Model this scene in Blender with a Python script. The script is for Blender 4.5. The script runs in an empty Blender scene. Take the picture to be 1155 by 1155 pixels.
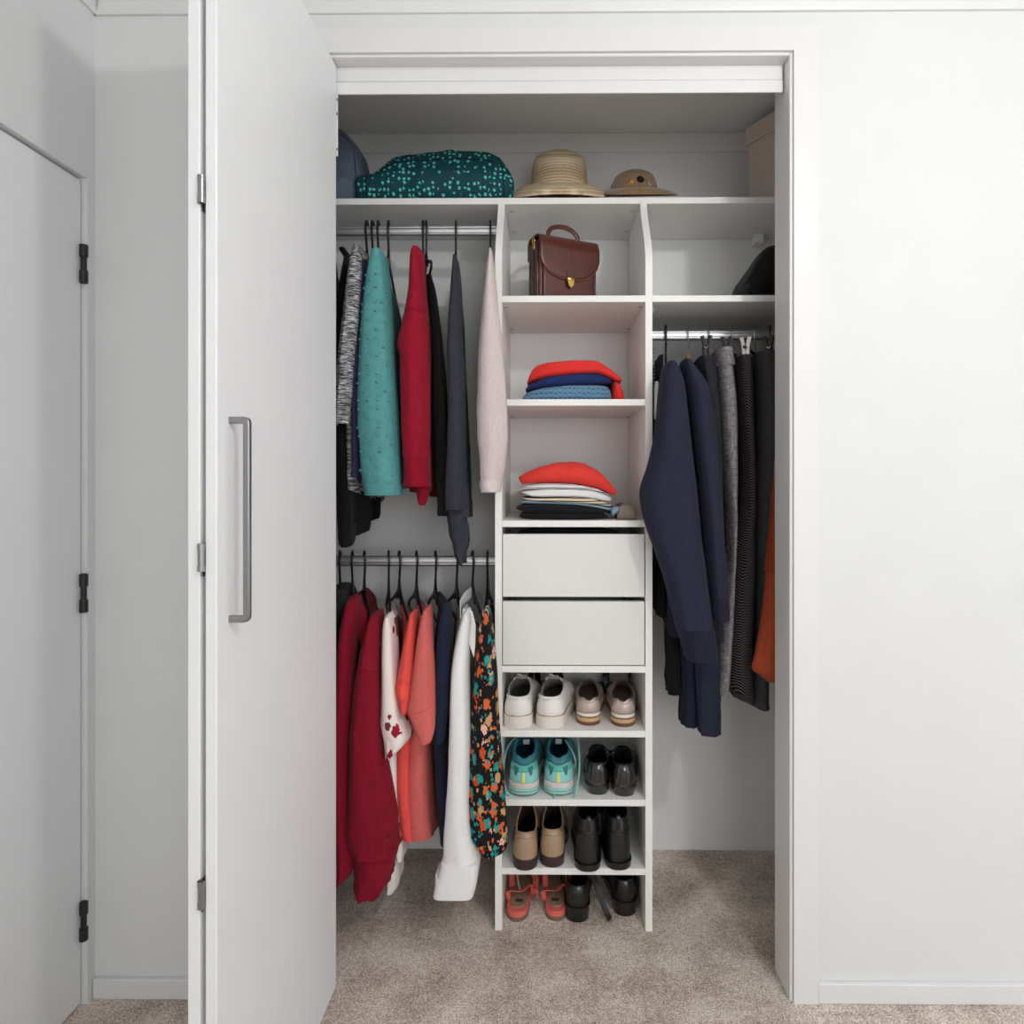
import bpy, bmesh, math, random
from mathutils import Vector, Matrix, noise
random.seed(7)
PI = math.pi
scn = bpy.context.scene
COL = scn.collection

# ------------------------------------------------------------------ camera, world, lights, exposure
F = 717.0                     # focal length in pixels of a 1155 px frame
CX, CY, CZ = 620.0, 538.0, 1.221
cam = bpy.data.objects.new('camera', bpy.data.cameras.new('camera'))
COL.objects.link(cam)
cam.location = (0, 0, CZ)
YAW = 0.0082                  # the camera looks a hair to the left of square-on
cam.rotation_euler = (PI / 2, 0, YAW)
cam.data.sensor_width = 36.0
cam.data.lens = F / 1155 * 36.0
cam.data.shift_x = (577.5 - (CX - F * math.tan(YAW))) / 1155
cam.data.shift_y = (CY - 577.5) / 1155
cam.data.clip_start = 0.02
scn.camera = cam

world = bpy.data.worlds.new('world')
scn.world = world
world.use_nodes = True
bg = world.node_tree.nodes['Background']
bg.inputs[0].default_value = (0.96, 0.98, 1.0, 1)
bg.inputs[1].default_value = 0.88

LAMP = (0.83, -0.01, 2.25)      # ceiling lamp of the bedroom, just above and right of the viewpoint
LAMP_STRENGTH = 245.0

# added soft fill light, set in a made-up window behind the viewpoint
FILL_WIN = (0.1, 2.1, 0.75, 2.15)
wl = bpy.data.lights.new('added_rear_fill', 'AREA'); wl.shape = 'RECTANGLE'
wl.size = FILL_WIN[1] - FILL_WIN[0]; wl.size_y = FILL_WIN[3] - FILL_WIN[2]; wl.energy = 25.0; wl.color = (0.97, 0.985, 1.0)
wo = bpy.data.objects.new('added_rear_fill', wl); COL.objects.link(wo)
wo.location = ((FILL_WIN[0] + FILL_WIN[1]) / 2, -2.58, (FILL_WIN[2] + FILL_WIN[3]) / 2); wo.rotation_euler = (PI / 2, 0, 0)

scn.view_settings.view_transform = 'Standard'
scn.view_settings.look = 'None'
scn.view_settings.gamma = 1.0
scn.view_settings.use_curve_mapping = False
scn.view_settings.exposure = 0.40

# ------------------------------------------------------------------ helpers
def X(px, Y): return (px - CX) * Y / F
def Z(py, Y): return CZ - (py - CY) * Y / F

def lin(c):
    c = c / 255.0
    return c / 12.92 if c <= 0.04045 else ((c + 0.055) / 1.055) ** 2.4
def rgb(r, g, b): return (lin(r), lin(g), lin(b), 1.0)

def base_mat(name, rough=0.6, metal=0.0, spec=0.4, sheen=0.0, coat=0.0):
    m = bpy.data.materials.new(name); m.use_nodes = True
    nt = m.node_tree; p = nt.nodes['Principled BSDF']
    p.inputs['Roughness'].default_value = rough
    p.inputs['Metallic'].default_value = metal
    p.inputs['Specular IOR Level'].default_value = spec
    p.inputs['Sheen Weight'].default_value = sheen
    p.inputs['Sheen Roughness'].default_value = 0.5
    p.inputs['Coat Weight'].default_value = coat
    p.inputs['Coat Roughness'].default_value = 0.05
    return m, nt, p

def ramp(nt, fac, stops, interp='LINEAR'):
    r = nt.nodes.new('ShaderNodeValToRGB'); r.color_ramp.interpolation = interp
    e = r.color_ramp.elements
    while len(e) < len(stops): e.new(0.5)
    for k, (p, c) in enumerate(stops): e[k].position = p; e[k].color = c
    nt.links.new(fac, r.inputs[0]); return r.outputs[0]

def objco(nt, scale=(1, 1, 1), rot=(0, 0, 0)):
    t = nt.nodes.new('ShaderNodeTexCoord'); mp = nt.nodes.new('ShaderNodeMapping')
    mp.inputs['Scale'].default_value = scale; mp.inputs['Rotation'].default_value = rot
    nt.links.new(t.outputs['Object'], mp.inputs[0]); return mp.outputs[0]

def tex(nt, kind, vec, **kw):
    n = nt.nodes.new('ShaderNodeTex' + kind); nt.links.new(vec, n.inputs['Vector'])
    for k, v in kw.items():
        if k in n.inputs: n.inputs[k].default_value = v
        else: setattr(n, k, v)
    return n

def math_n(nt, op, a, b=None):
    n = nt.nodes.new('ShaderNodeMath'); n.operation = op
    for i, q in enumerate((a, b)):
        if q is None: continue
        if isinstance(q, (int, float)): n.inputs[i].default_value = q
        else: nt.links.new(q, n.inputs[i])
    return n.outputs[0]

def mixc(nt, fac, a, b):
    n = nt.nodes.new('ShaderNodeMix'); n.data_type = 'RGBA'
    for sock, q in ((n.inputs[0], fac), (n.inputs[6], a), (n.inputs[7], b)):
        if isinstance(q, (int, float, tuple)): sock.default_value = q
        else: nt.links.new(q, sock)
    return n.outputs[2]

def bump(nt, p, h, strength=0.3, dist=0.001):
    b = nt.nodes.new('ShaderNodeBump'); b.inputs['Strength'].default_value = strength
    b.inputs['Distance'].default_value = dist
    nt.links.new(h, b.inputs['Height']); nt.links.new(b.outputs[0], p.inputs['Normal'])

def shade(c, f): return (min(1, c[0] * f), min(1, c[1] * f), min(1, c[2] * f), 1)

def M(name, c, rough=0.6, var=0.06, scale=40, bs=0.0, bscale=200, bdist=0.001, stretch=(1, 1, 1), **kw):
    m, nt, p = base_mat(name, rough, **kw)
    v = objco(nt, stretch)
    n = tex(nt, 'Noise', v, Scale=scale, Detail=4.0)
    nt.links.new(ramp(nt, n.outputs[0], [(0.3, shade(c, 1 - var)), (0.7, shade(c, 1 + var))]), p.inputs['Base Color'])
    if bs:
        n2 = tex(nt, 'Noise', v, Scale=bscale, Detail=3.0)
        bump(nt, p, n2.outputs[0], bs, bdist)
    return m

def cloth(name, c, var=0.14, scale=60, bs=0.35, bscale=700, stretch=(1, 1, 1), sheen=0.04, rough=0.9):
    return M(name, c, rough, var, scale, bs, bscale, 0.0012, stretch, spec=0.15, sheen=sheen)

class Mb:
    def __init__(s): s.v = []; s.f = []
    def add(s, v, f):
        o = len(s.v); s.v += [tuple(q) for q in v]; s.f += [tuple(i + o for i in q) for q in f]; return s
    def box(s, x0, x1, y0, y1, z0, z1):
        v = [(x, y, z) for z in (z0, z1) for y in (y0, y1) for x in (x0, x1)]
        return s.add(v, [(0, 2, 3, 1), (4, 5, 7, 6), (0, 1, 5, 4), (2, 6, 7, 3), (0, 4, 6, 2), (1, 3, 7, 5)])
    def rows(s, R, wrap=True, cap0=False, cap1=False):
        n = len(R[0]); v = [p for r in R for p in r]; f = []
        for i in range(len(R) - 1):
            for j in range(n if wrap else n - 1):
                k = (j + 1) % n
                f.append((i * n + j, i * n + k, (i + 1) * n + k, (i + 1) * n + j))
        for c, i in ((cap0, 0), (cap1, len(R) - 1)):
            if c:
                ctr = sum((Vector(p) for p in R[i]), Vector()) / n
                v.append(tuple(ctr)); q = len(v) - 1
                f += [(i * n + j, i * n + (j + 1) % n, q) for j in range(n)]
        return s.add(v, f)
    def sweep(s, path, a, b=None, hint=(0, 0, 1), n=8, closed=False, p=2.0):
        path = [Vector(q) for q in path]; N = len(path); R = []
        for i in range(N):
            if closed: t = path[(i + 1) % N] - path[i - 1]
            else: t = path[min(i + 1, N - 1)] - path[max(i - 1, 0)]
            t.normalize(); h = Vector(hint(i / max(1, N - 1)) if callable(hint) else hint)
            if abs(t.dot(h)) > 0.95: h = Vector((1, 0, 0)) if abs(t.x) < 0.9 else Vector((0, 1, 0))
            u = t.cross(h).normalized(); w = u.cross(t).normalized()
            aa = a[i] if isinstance(a, (list, tuple)) else a
            bb = aa if b is None else (b[i] if isinstance(b, (list, tuple)) else b)
            ring = []
            for k in range(n):
                th = 2 * PI * (k + 0.5) / n; c, sn = math.cos(th), math.sin(th)
                ring.append(path[i] + u * (aa * math.copysign(abs(c) ** (2 / p), c)) + w * (bb * math.copysign(abs(sn) ** (2 / p), sn)))
            R.append(ring)
        if closed: R.append(R[0]); return s.rows(R)
        return s.rows(R, True, True, True)
    def lathe(s, prof, n=40, sx=1.0, sy=1.0, fn=None):
        R = []
        for r, z in prof:
            ring = []
            for k in range(n):
                th = 2 * PI * k / n
                q = (r * math.cos(th) * sx, r * math.sin(th) * sy, z)
                ring.append(fn(q, r, th) if fn else q)
            R.append(ring)
        return s.rows(R)
    def ball(s, c, rx, ry=None, rz=None, n=10, m=6):
        ry = ry or rx; rz = rz or rx; R = []
        for i in range(m + 1):
            ph = -PI / 2 + PI * i / m
            R.append([(c[0] + rx * math.cos(ph) * math.cos(2 * PI * k / n), c[1] + ry * math.cos(ph) * math.sin(2 * PI * k / n), c[2] + rz * math.sin(ph)) for k in range(n)])
        return s.rows(R)
    def prism(s, loop, z0, z1):
        n = len(loop); g = lambda z, x, y: z(x, y) if callable(z) else z
        R = [[(x, y, g(z0, x, y)) for x, y in loop], [(x, y, g(z1, x, y)) for x, y in loop]]
        return s.rows(R, True, True, True)

def tag(o, label=None, cat=None, group=None, kind=None):
    for k, v in (('label', label), ('category', cat), ('group', group), ('kind', kind)):
        if v: o[k] = v
    return o

def obj(name, mb, mat, parent=None, ang=38, bevel=0, seg=2, org=None, solid=0, sub=0):
    me = bpy.data.meshes.new(name)
    v = mb.v
    if org: v = [(q[0] - org[0], q[1] - org[1], q[2] - org[2]) for q in v]
    me.from_pydata(v, [], mb.f); me.validate()
    bm = bmesh.new(); bm.from_mesh(me)
    bmesh.ops.remove_doubles(bm, verts=bm.verts, dist=1e-5)
    bmesh.ops.recalc_face_normals(bm, faces=bm.faces); bm.to_mesh(me); bm.free()
    if ang:
        me.shade_smooth(); me.set_sharp_from_angle(angle=math.radians(ang))
    me.materials.append(mat)
    o = bpy.data.objects.new(name, me); COL.objects.link(o)
    if parent: o.parent = parent
    elif org: o.location = org
    if solid:
        q = o.modifiers.new('solid', 'SOLIDIFY'); q.thickness = solid; q.offset = 0
    if bevel:
        q = o.modifiers.new('bevel', 'BEVEL'); q.width = bevel; q.segments = seg; q.limit_method = 'ANGLE'; q.angle_limit = 0.6
    if sub:
        q = o.modifiers.new('sub', 'SUBSURF'); q.levels = sub; q.render_levels = sub
    return o

def thing(name, loc, label=None, cat=None, group=None, rz=0, kind=None):
    o = bpy.data.objects.new(name, None); COL.objects.link(o)
    o.empty_display_size = 0.05; o.location = loc; o.rotation_euler = (0, 0, rz)
    return tag(o, label, cat, group, kind)

class At:                     # builds parts from world coordinates under a thing that stands at .o.location
    def __init__(s, *a, **k): s.o = thing(*a, **k); s.loc = tuple(s.o.location)
    def part(s, name, mb, mat, parent=None, **k):
        mb.v = [(q[0] - s.loc[0], q[1] - s.loc[1], q[2] - s.loc[2]) for q in mb.v]
        return obj(name, mb, mat, parent or s.o, **k)

from mathutils.bvhtree import BVHTree
def snapper(mb):
    """front surface of a mesh: world x, z -> point on it as met from the front"""
    t = BVHTree.FromPolygons([Vector(q) for q in mb.v], mb.f)
    def f(px, py, Y, off=.0008):
        x, z = X(px, Y), Z(py, Y)
        h = t.ray_cast(Vector((x, .5, z)), Vector((0, 1, 0)))
        return (x, (h[0].y if h[0] else Y) - off, z)
    return f
def box(x0, x1, y0, y1, z0, z1): return Mb().box(x0, x1, y0, y1, z0, z1)

# ------------------------------------------------------------------ materials of the room
WALL = M('painted_wall', rgb(222, 223, 223), 0.75, 0.012, 6, 0.08, 260, 0.0006)
WALL_LIFT = M('wall_paint_lifted', rgb(240, 240, 239), 0.7, 0.012, 6, 0.08, 260, 0.0006)  # same wall paint, colour lightened to brighten the dim closet interior
TRIM = M('gloss_trim_paint', rgb(225, 225, 225), 0.4, 0.008, 8)
DOORP = M('satin_door_paint', rgb(231, 232, 233), 0.45, 0.012, 5)
MELA = M('white_melamine', rgb(238, 237, 234), 0.38, 0.012, 90)
MELB = M('white_drawer_melamine', rgb(226, 226, 223), 0.4, 0.012, 90)
STEEL = M('brushed_steel', rgb(150, 150, 150), 0.32, 0.06, 60, metal=1.0, stretch=(1, 1, 0.05))
CHROME = M('satin_aluminium', rgb(215, 217, 220), 0.42, 0.04, 60, metal=1.0, stretch=(0.05, 1, 1))
BLACKM = M('black_hinge_metal', rgb(38, 38, 40), 0.45, 0.15, 60)
GREYP = M('grey_plastic_fitting', rgb(170, 172, 176), 0.5, 0.03, 60)
BLKP = M('black_hanger_plastic', rgb(24, 24, 27), 0.38, 0.1, 60)
GOLD = M('brass', rgb(214, 178, 110), 0.25, 0.05, 60, metal=1.0)

def carpet():
    m, nt, p = base_mat('taupe_carpet', 1.0, spec=0.05, sheen=0.2)
    v = objco(nt)
    fine = tex(nt, 'Noise', v, Scale=240.0, Detail=2.0, Roughness=0.7)
    mid = tex(nt, 'Noise', v, Scale=70.0, Detail=3.0)
    big = tex(nt, 'Noise', v, Scale=7.0, Detail=2.0)
    s = math_n(nt, 'ADD', math_n(nt, 'MULTIPLY', fine.outputs[0], 0.62), math_n(nt, 'MULTIPLY', mid.outputs[0], 0.22))
    s = math_n(nt, 'ADD', s, math_n(nt, 'MULTIPLY', math_n(nt, 'SUBTRACT', big.outputs[0], 0.18), 0.32))
    nt.links.new(ramp(nt, s, [(0.38, rgb(122, 107, 96)), (0.51, rgb(202, 185, 171)), (0.64, rgb(250, 240, 228))]), p.inputs['Base Color'])
    bump(nt, p, s, 0.9, 0.008)
    return m
CARPET = carpet()

# ------------------------------------------------------------------ structure
YW, YA, YJ, YB = 1.489, 1.477, 1.582, 2.085      # wall face, architrave face, back of jamb, closet back wall
XL, XR = -1.071, 2.3
XO, ZO = 0.566, 2.21                              # architrave inner edge
XI, ZI = 0.558, 2.202                             # jamb inner face
CEIL, CCEIL = 2.41, 2.346
XC = 0.86
def S(name, mb, mat, **k): return tag(obj(name, mb, mat, **k), kind='structure')

S('floor', box(-1.3, XR + .1, -2.6, YB + .1, -0.05, 0), CARPET, ang=0)
S('ceiling', box(XL - .2, XR + .1, -2.6, YW + .02, CEIL, CEIL + .05), WALL, ang=0)
w = Mb(); w.box(XL - .2, -XO, YW, YJ - .002, 0, CEIL); w.box(XO, XR + .1, YW, YJ - .002, 0, CEIL); w.box(-XO, XO, YW, YJ - .002, ZO, CEIL)
S('wall_front', w, WALL, ang=0)
DY0, DY1, DZ = 0.60, 1.464, 1.913
w = Mb(); w.box(XL - .12, XL, -2.6, DY0, 0, CEIL); w.box(XL - .12, XL, DY1, YW, 0, CEIL); w.box(XL - .12, XL, DY0, DY1, DZ, CEIL)
S('wall_left', w, WALL, ang=0)
w = Mb(); w.box(XL - .2, FILL_WIN[0], -2.7, -2.6, 0, CEIL); w.box(FILL_WIN[1], XR + .1, -2.7, -2.6, 0, CEIL); w.box(FILL_WIN[0], FILL_WIN[1], -2.7, -2.6, 0, FILL_WIN[2]); w.box(FILL_WIN[0], FILL_WIN[1], -2.7, -2.6, FILL_WIN[3], CEIL)
S('wall_rear', w, WALL, ang=0)
wn = thing('added_window_1', ((FILL_WIN[0] + FILL_WIN[1]) / 2, -2.65, FILL_WIN[2]), kind='structure')  # unseen window, put in only to house the added fill light
for x0, x1, z0, z1 in ((FILL_WIN[0], FILL_WIN[0] + .04, FILL_WIN[2], FILL_WIN[3]), (FILL_WIN[1] - .04, FILL_WIN[1], FILL_WIN[2], FILL_WIN[3]), (FILL_WIN[0], FILL_WIN[1], FILL_WIN[2], FILL_WIN[2] + .04), (FILL_WIN[0], FILL_WIN[1], FILL_WIN[3] - .04, FILL_WIN[3]), ((FILL_WIN[0] + FILL_WIN[1]) / 2 - .02, (FILL_WIN[0] + FILL_WIN[1]) / 2 + .02, FILL_WIN[2], FILL_WIN[3])):
    b_ = box(x0, x1, -2.69, -2.64, z0, z1); b_.v = [(p - wn.location[0], q + 2.65, r - FILL_WIN[2]) for p, q, r in b_.v]
    obj('added_window_frame', b_, TRIM, wn, ang=0)
S('wall_back', box(-XC - .1, XC + .1, YB, YB + .1, 0, CCEIL + .05), WALL_LIFT, ang=0)
S('wall_closet_left', box(-XC - .1, -XC, YJ - .002, YB, 0, CCEIL + .05), WALL_LIFT, ang=0)
S('wall_closet_right', box(XC, XC + .1, YJ - .002, YB, 0, CCEIL + .05), WALL_LIFT, ang=0)
S('ceiling_closet', box(-XC - .1, XC + .1, YJ - .002, YB + .1, CCEIL, CCEIL + .05), WALL_LIFT, ang=0)
# board trim along the top of the closet back wall
S('trim_1', box(-XC, XC, YB - .006, YB, 2.283, CCEIL), WALL_LIFT, bevel=.002)
# cornice: small lip then a cove, along front and left walls
def cove(n=10):
    pr = [(0, 2.306), (.007, 2.306), (.010, 2.312)]
    for k in range(n + 1):
        a = k / n * PI / 2; pr.append((.010 + .078 * (1 - math.cos(a)), 2.312 + .088 * math.sin(a)))
    pr += [(.092, CEIL), (0, CEIL)]; return pr
w = Mb(); w.rows([[(XL, YW - d, z) for d, z in cove()], [(XR, YW - d, z) for d, z in cove()]], True, True, True)
S('trim_2', w, TRIM)
w = Mb(); w.rows([[(XL + d, -2.6, z) for d, z in cove()], [(XL + d, YW - d, z) for d, z in cove()]], True, True, True)
S('trim_3', w, TRIM)
# architraves of the closet opening
AW = .056
S('trim_4', box(XO, XO + AW, YA, YW, 0, ZO + AW), TRIM, ang=0)
S('trim_5', box(-XO - AW, -XO, YA, YW, 0, ZO + AW), TRIM, ang=0)
S('trim_6', box(-XO, XO, YA, YW, ZO, ZO + AW), TRIM, ang=0)
# jamb lining
S('trim_7', box(XI, XO, YA + .006, YJ, 0, ZO), TRIM, bevel=.0025, seg=3)
S('trim_8', box(-XO, -XI, YA + .006, YJ, 0, ZO), TRIM, bevel=.0025, seg=3)
S('trim_9', box(-XI, XI, YA + .006, YJ, ZI, ZO), TRIM, bevel=.0025, seg=3)
S('baseboard_right', box(XO + AW, XR, YA, YW, 0, .046), TRIM, bevel=.002)
S('baseboard_left', box(XL + .002, -XO - AW, YA, YW, 0, .046), TRIM, bevel=.002)
# bifold track
t = thing('trim_10', (0, 1.53, 2.134), kind='structure')
def rel(mb, o): 
    mb.v = [(a - o.location[0], b - o.location[1], c - o.location[2]) for a, b, c in mb.v]; return mb
obj('track_cover', rel(box(-.553, .553, 1.515, 1.519, 2.1655, 2.197), t), TRIM, t, bevel=.002)
obj('track_cover', rel(box(-.553, .553, 1.512, 1.518, 2.134, 2.1635), t), TRIM, t, bevel=.002, seg=3)
obj('track_channel', rel(box(-.556, .556, 1.519, 1.565, 2.168, ZI), t), TRIM, t)

# left bedroom door: recessed flush slab with black hinges
d1 = thing('door_1', (XL, DY1, 0), kind='structure')
obj('door_leaf', rel(box(XL - .050, XL - .012, DY0 + .003, DY1 - .004, .006, DZ - .006), d1), DOORP, d1, bevel=.002)
fr = Mb(); fr.box(XL - .10, XL + .0006, DY1 - .0005, DY1 + .016, 0, DZ + .014); fr.box(XL - .10, XL + .0006, DY0 - .016, DY1, DZ - .0005, DZ + .014)
obj('door_frame', rel(fr, d1), WALL, d1, ang=0)
for py in (295, 670.5, 1044.5):
    zc = Z(py, 1.45); h = obj('hinge', rel(Mb().sweep([(XL - .004, DY1 - .006, zc - .045), (XL - .004, DY1 - .006, zc + .045)], .0058, n=12), d1), BLACKM, d1)
    for k in (-1, 1):
        obj('knuckle', rel(Mb().sweep([(XL - .004, DY1 - .006, zc + k * .03 - .014), (XL - .004, DY1 - .006, zc + k * .03 + .014)], .0088, n=12), d1), BLACKM, h)

# bifold closet door, folded open against the left jamb
d2 = thing('door_2', (-.53, 1.508, 0), kind='structure')
YN, YFAR, ZT = .964, 1.506, 2.197
obj('door_leaf', rel(box(-.525, -.507, YN, YFAR, .012, ZT), d2), DOORP, d2, bevel=.0022, seg=3)
obj('door_leaf', rel(box(-.5515, -.5325, YN - .001, YFAR, .012, ZT), d2), DOORP, d2, bevel=.0022, seg=3)
for py in (213, 629, 1010):
    zc = Z(py, YN); h = obj('hinge', rel(Mb().sweep([(-.5295, YN - .002, zc - .021), (-.5295, YN - .002, zc + .021)], .0052, n=14), d2), STEEL, d2)
    for k in (-1, 1): obj('knuckle', rel(Mb().sweep([(-.5295, YN - .002, zc + k * .0165 - .0045), (-.5295, YN - .002, zc + k * .0165 + .0045)], .0058, n=14), d2), STEEL, h)
    obj('hinge_plate', rel(box(-.5322, -.5302, YN + .002, YN + .03, zc - .03, zc + .02), d2), STEEL, h)
hd = Mb(); za, zb, yh = 1.316, .991, 1.004
path = [(-.507, yh, za - .005), (-.4835, yh, za - .005)] + [(-.4835 + .004 * math.sin(a), yh, za - .009 + .004 * math.cos(a)) for a in (.5, 1.0, 1.57)]
path += [(-.4795, yh, zb + .009)] + [(-.4835 + .004 * math.cos(a), yh, zb + .009 - .004 * math.sin(a)) for a in (.5, 1.0, 1.57)] + [(-.507, yh, zb + .005)]
hd.sweep(path, .0055, .0048, hint=(0, 1, 0), n=12, p=5)
obj('handle', rel(hd, d2), STEEL, d2, ang=50)
gb = obj('guide_bracket', rel(box(-.509, -.5045, 1.508, 1.512, 1.985, 2.132), d2), TRIM, d2, bevel=.0008)
for z in (2.118, 2.085, 2.0): obj('screw', rel(Mb().sweep([(-.5045, 1.5075, z), (-.5045, 1.5065, z)], .003, n=8), d2), STEEL, gb)

# ceiling lamp that lights the room (above the viewpoint)
t = At('ceiling_lamp', (LAMP[0], LAMP[1], CEIL), 'round white globe lamp hanging from the bedroom ceiling', 'lamp')
me, nt, p = base_mat('lamp_glass', .4)
p.inputs['Emission Color'].default_value = (1, .985, .965, 1); p.inputs['Emission Strength'].default_value = LAMP_STRENGTH
t.part('base', Mb().lathe([(0, CEIL), (.07, CEIL), (.07, CEIL - .02), (.03, CEIL - .035), (.03, LAMP[2] + .045), (0, LAMP[2] + .045)], 24), TRIM)
t.o.children[0].location = (LAMP[0], LAMP[1], 0); t.o.children[0].location = (0, 0, 0)
for q in t.o.children[0].data.vertices: q.co.x += LAMP[0]; q.co.y += LAMP[1]
t.part('globe', Mb().ball(LAMP, .05, n=16, m=10), me)

# ------------------------------------------------------------------ wardrobe carcass
PXL0, PXL1, PXR0, PXR1 = -.1470, -.1285, .2575, .2760       # side panels
YU, YT, YBK = 1.711, 1.809, YB - .002
u = At('wardrobe_tower', (.0645, 1.9, 0), 'tall white shelf tower with two drawers in the middle of the closet', 'shelf unit')
def side(x0, x1):
    zt = 2.012
    pr = [(YBK, 0), (YU, 0), (YU, 1.80)]
    for k in range(1, 13):
        s = k / 12; pr.append((YU + (YT - YU) * (s * s * (3 - 2 * s)) * 1.0, 1.80 + (zt - 1.80) * s))
    pr += [(YT, zt - .02), (YT, 2.022), (YBK, 2.022)] if False else [(YBK, zt)]
    m = Mb(); m.rows([[(x0, y, z) for y, z in pr], [(x1, y, z) for y, z in pr]]); n = len(pr)
    m.f += [tuple(range(n)), tuple(range(n, 2 * n))]
    return m
ZTOP = 2.016                                                 # top face of the long shelf
# panels rise just to the front edge of the long shelf
for a, b in ((PXL0, PXL1), (PXR0, PXR1)): u.part('side_panel', side(a, b), MELA, ang=30)
TH = .0175
SH = {}
def zsh(py): return Z(py, YU)
for k, (py) in enumerate((333.3, 450.2, 587.2, 751.4, 824.3, 902.0, 979.6)):
    z = zsh(py); SH[k + 1] = z
    q = u.part('shelf', box(PXL1, PXR0, YU + .001, YBK, z - TH, z), MELA, bevel=.0008)
    if k < 2:
        for sx in (-1, 1):
            for yy in (YU + .05, YBK - .06):
                xx = (PXL1 + .008) if sx < 0 else (PXR0 - .008)
                u.part('cam_fitting', box(xx - .006, xx + .006, yy - .0015, yy + .0015, z - TH - .0022, z - TH), GREYP, q)
# drawers
for (ya, yb) in ((602.6, 673.4), (678.6, 750.3)):
    zt, zb = zsh(ya), zsh(yb)
    dr = u.part('drawer', box(PXL1 + .002, PXR0 - .0025, YU + .002, YU + .018, zb, zt), MELB, bevel=.001)
    for xx in (PXL1 + .012, PXR0 - .024): u.part('drawer_side', box(xx, xx + .012, YU + .018, YBK - .03, zb + .012, zt - .035), MELB, dr)
    u.part('drawer_back', box(PXL1 + .024, PXR0 - .024, YBK - .042, YBK - .03, zb + .012, zt - .035), MELB, dr)
    u.part('drawer_bottom', box(PXL1 + .024, PXR0 - .024, YU + .018, YBK - .042, zb + .014, zb + .018), MELB, dr)

ts = At('wall_shelf', (0, 1.95, ZTOP), 'long white top shelf running across the whole closet above the tower', 'shelf')
ts.part('shelf_board', box(-XC, XC, YT, YBK, ZTOP - .018, ZTOP), MELA, bevel=.0008)
for xx in (PXL1 + .016, PXR0 - .016):
    for yy in (YT + .05, YBK - .07): ts.part('cam_fitting', box(xx - .006, xx + .006, yy - .0015, yy + .0015, ZTOP - .0202, ZTOP - .018), GREYP)
ts.part('support_cleat', box(X(849, 2.06), X(858, 2.06), 2.035, YBK, ZTOP - .045, ZTOP - .018), MELA, bevel=.001)
m = Mb(); m.sweep([(PXR1, 1.86, ZTOP - .034), (PXR1 + .012, 1.86, ZTOP - .0185)], .008, .0015, hint=(0, 1, 0), n=8, p=5)
ts.part('corner_bracket', m, GREYP)
rs = At('wall_shelf', (.56, 1.9, SH[1]), 'short white shelf right of the tower holding the black bag', 'shelf')
rs.part('shelf_board', box(PXR1, XC, YU + .001, YBK, SH[1] - TH, SH[1]), MELA, bevel=.0008)
m = Mb(); m.sweep([(PXR1, 1.76, SH[1] - TH - .016), (PXR1 + .012, 1.76, SH[1] - TH - .0005)], .008, .0015, hint=(0, 1, 0), n=8, p=5)
rs.part('corner_bracket', m, GREYP)

# hanging rails: oval aluminium profile with grooves
YR = 1.84
ZRU, ZRL, ZRR = Z(260, YR), Z(632.8, YR), Z(378.5, YR)
def rail(x0, x1, z, label, cup):
    t = At('clothes_rail', ((x0 + x1) / 2, YR, z), label, 'clothes rail', 'closet rails')
    pr = []
    for k in range(32):
        a = 2 * PI * k / 32; c, s = math.cos(a), math.sin(a)
        y = .0078 * math.copysign(abs(c) ** .8, c); zz = .0148 * math.copysign(abs(s) ** .8, s)
        if abs(abs(zz) - .0075) < .0014: y *= .86
        pr.append((y, zz))
    m = Mb(); m.rows([[(x0, YR + y, z + q) for y, q in pr], [(x1, YR + y, z + q) for y, q in pr]], True, True, True)
    t.part('rail_tube', m, CHROME, ang=25)
    for xx, sg in ((x0, 1), (x1, -1)):
        t.part('end_socket', Mb().sweep([(xx, YR, z), (xx + sg * .004, YR, z)], .013, .022, hint=(0, 0, 1), n=16, p=4), GREYP)
    return t
rail(-XC, PXL0, ZRU, 'upper left clothes rail, right under the long top shelf', 1)
rail(-XC, PXL0, ZRL, 'lower left clothes rail, carrying the red and white shirts', 1)
rail(PXR1, XC, ZRR, 'right clothes rail, under the short shelf with the black bag', 1)
#GARMENTS
# ------------------------------------------------------------------ cloth builders
def cat(rows, m):
    """Catmull-Rom resampling of numeric tuples by index"""
    n = len(rows); out = []
    for i in range(m + 1):
        t = i / m * (n - 1); k = min(int(t), n - 2); f = t - k
        p0, p1, p2, p3 = rows[max(k - 1, 0)], rows[k], rows[k + 1], rows[min(k + 2, n - 1)]
        o = []
        for a, b, c, d in zip(p0, p1, p2, p3):
            v = .5 * ((2 * b) + (c - a) * f + (2 * a - 5 * b + 4 * c - d) * f * f + (3 * b - a - 3 * c + d) * f ** 3)
            lo, hi = min(b, c), max(b, c); e = (hi - lo) * .15
            o.append(min(max(v, lo - e), hi + e))
        out.append(tuple(o))
    return out

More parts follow.
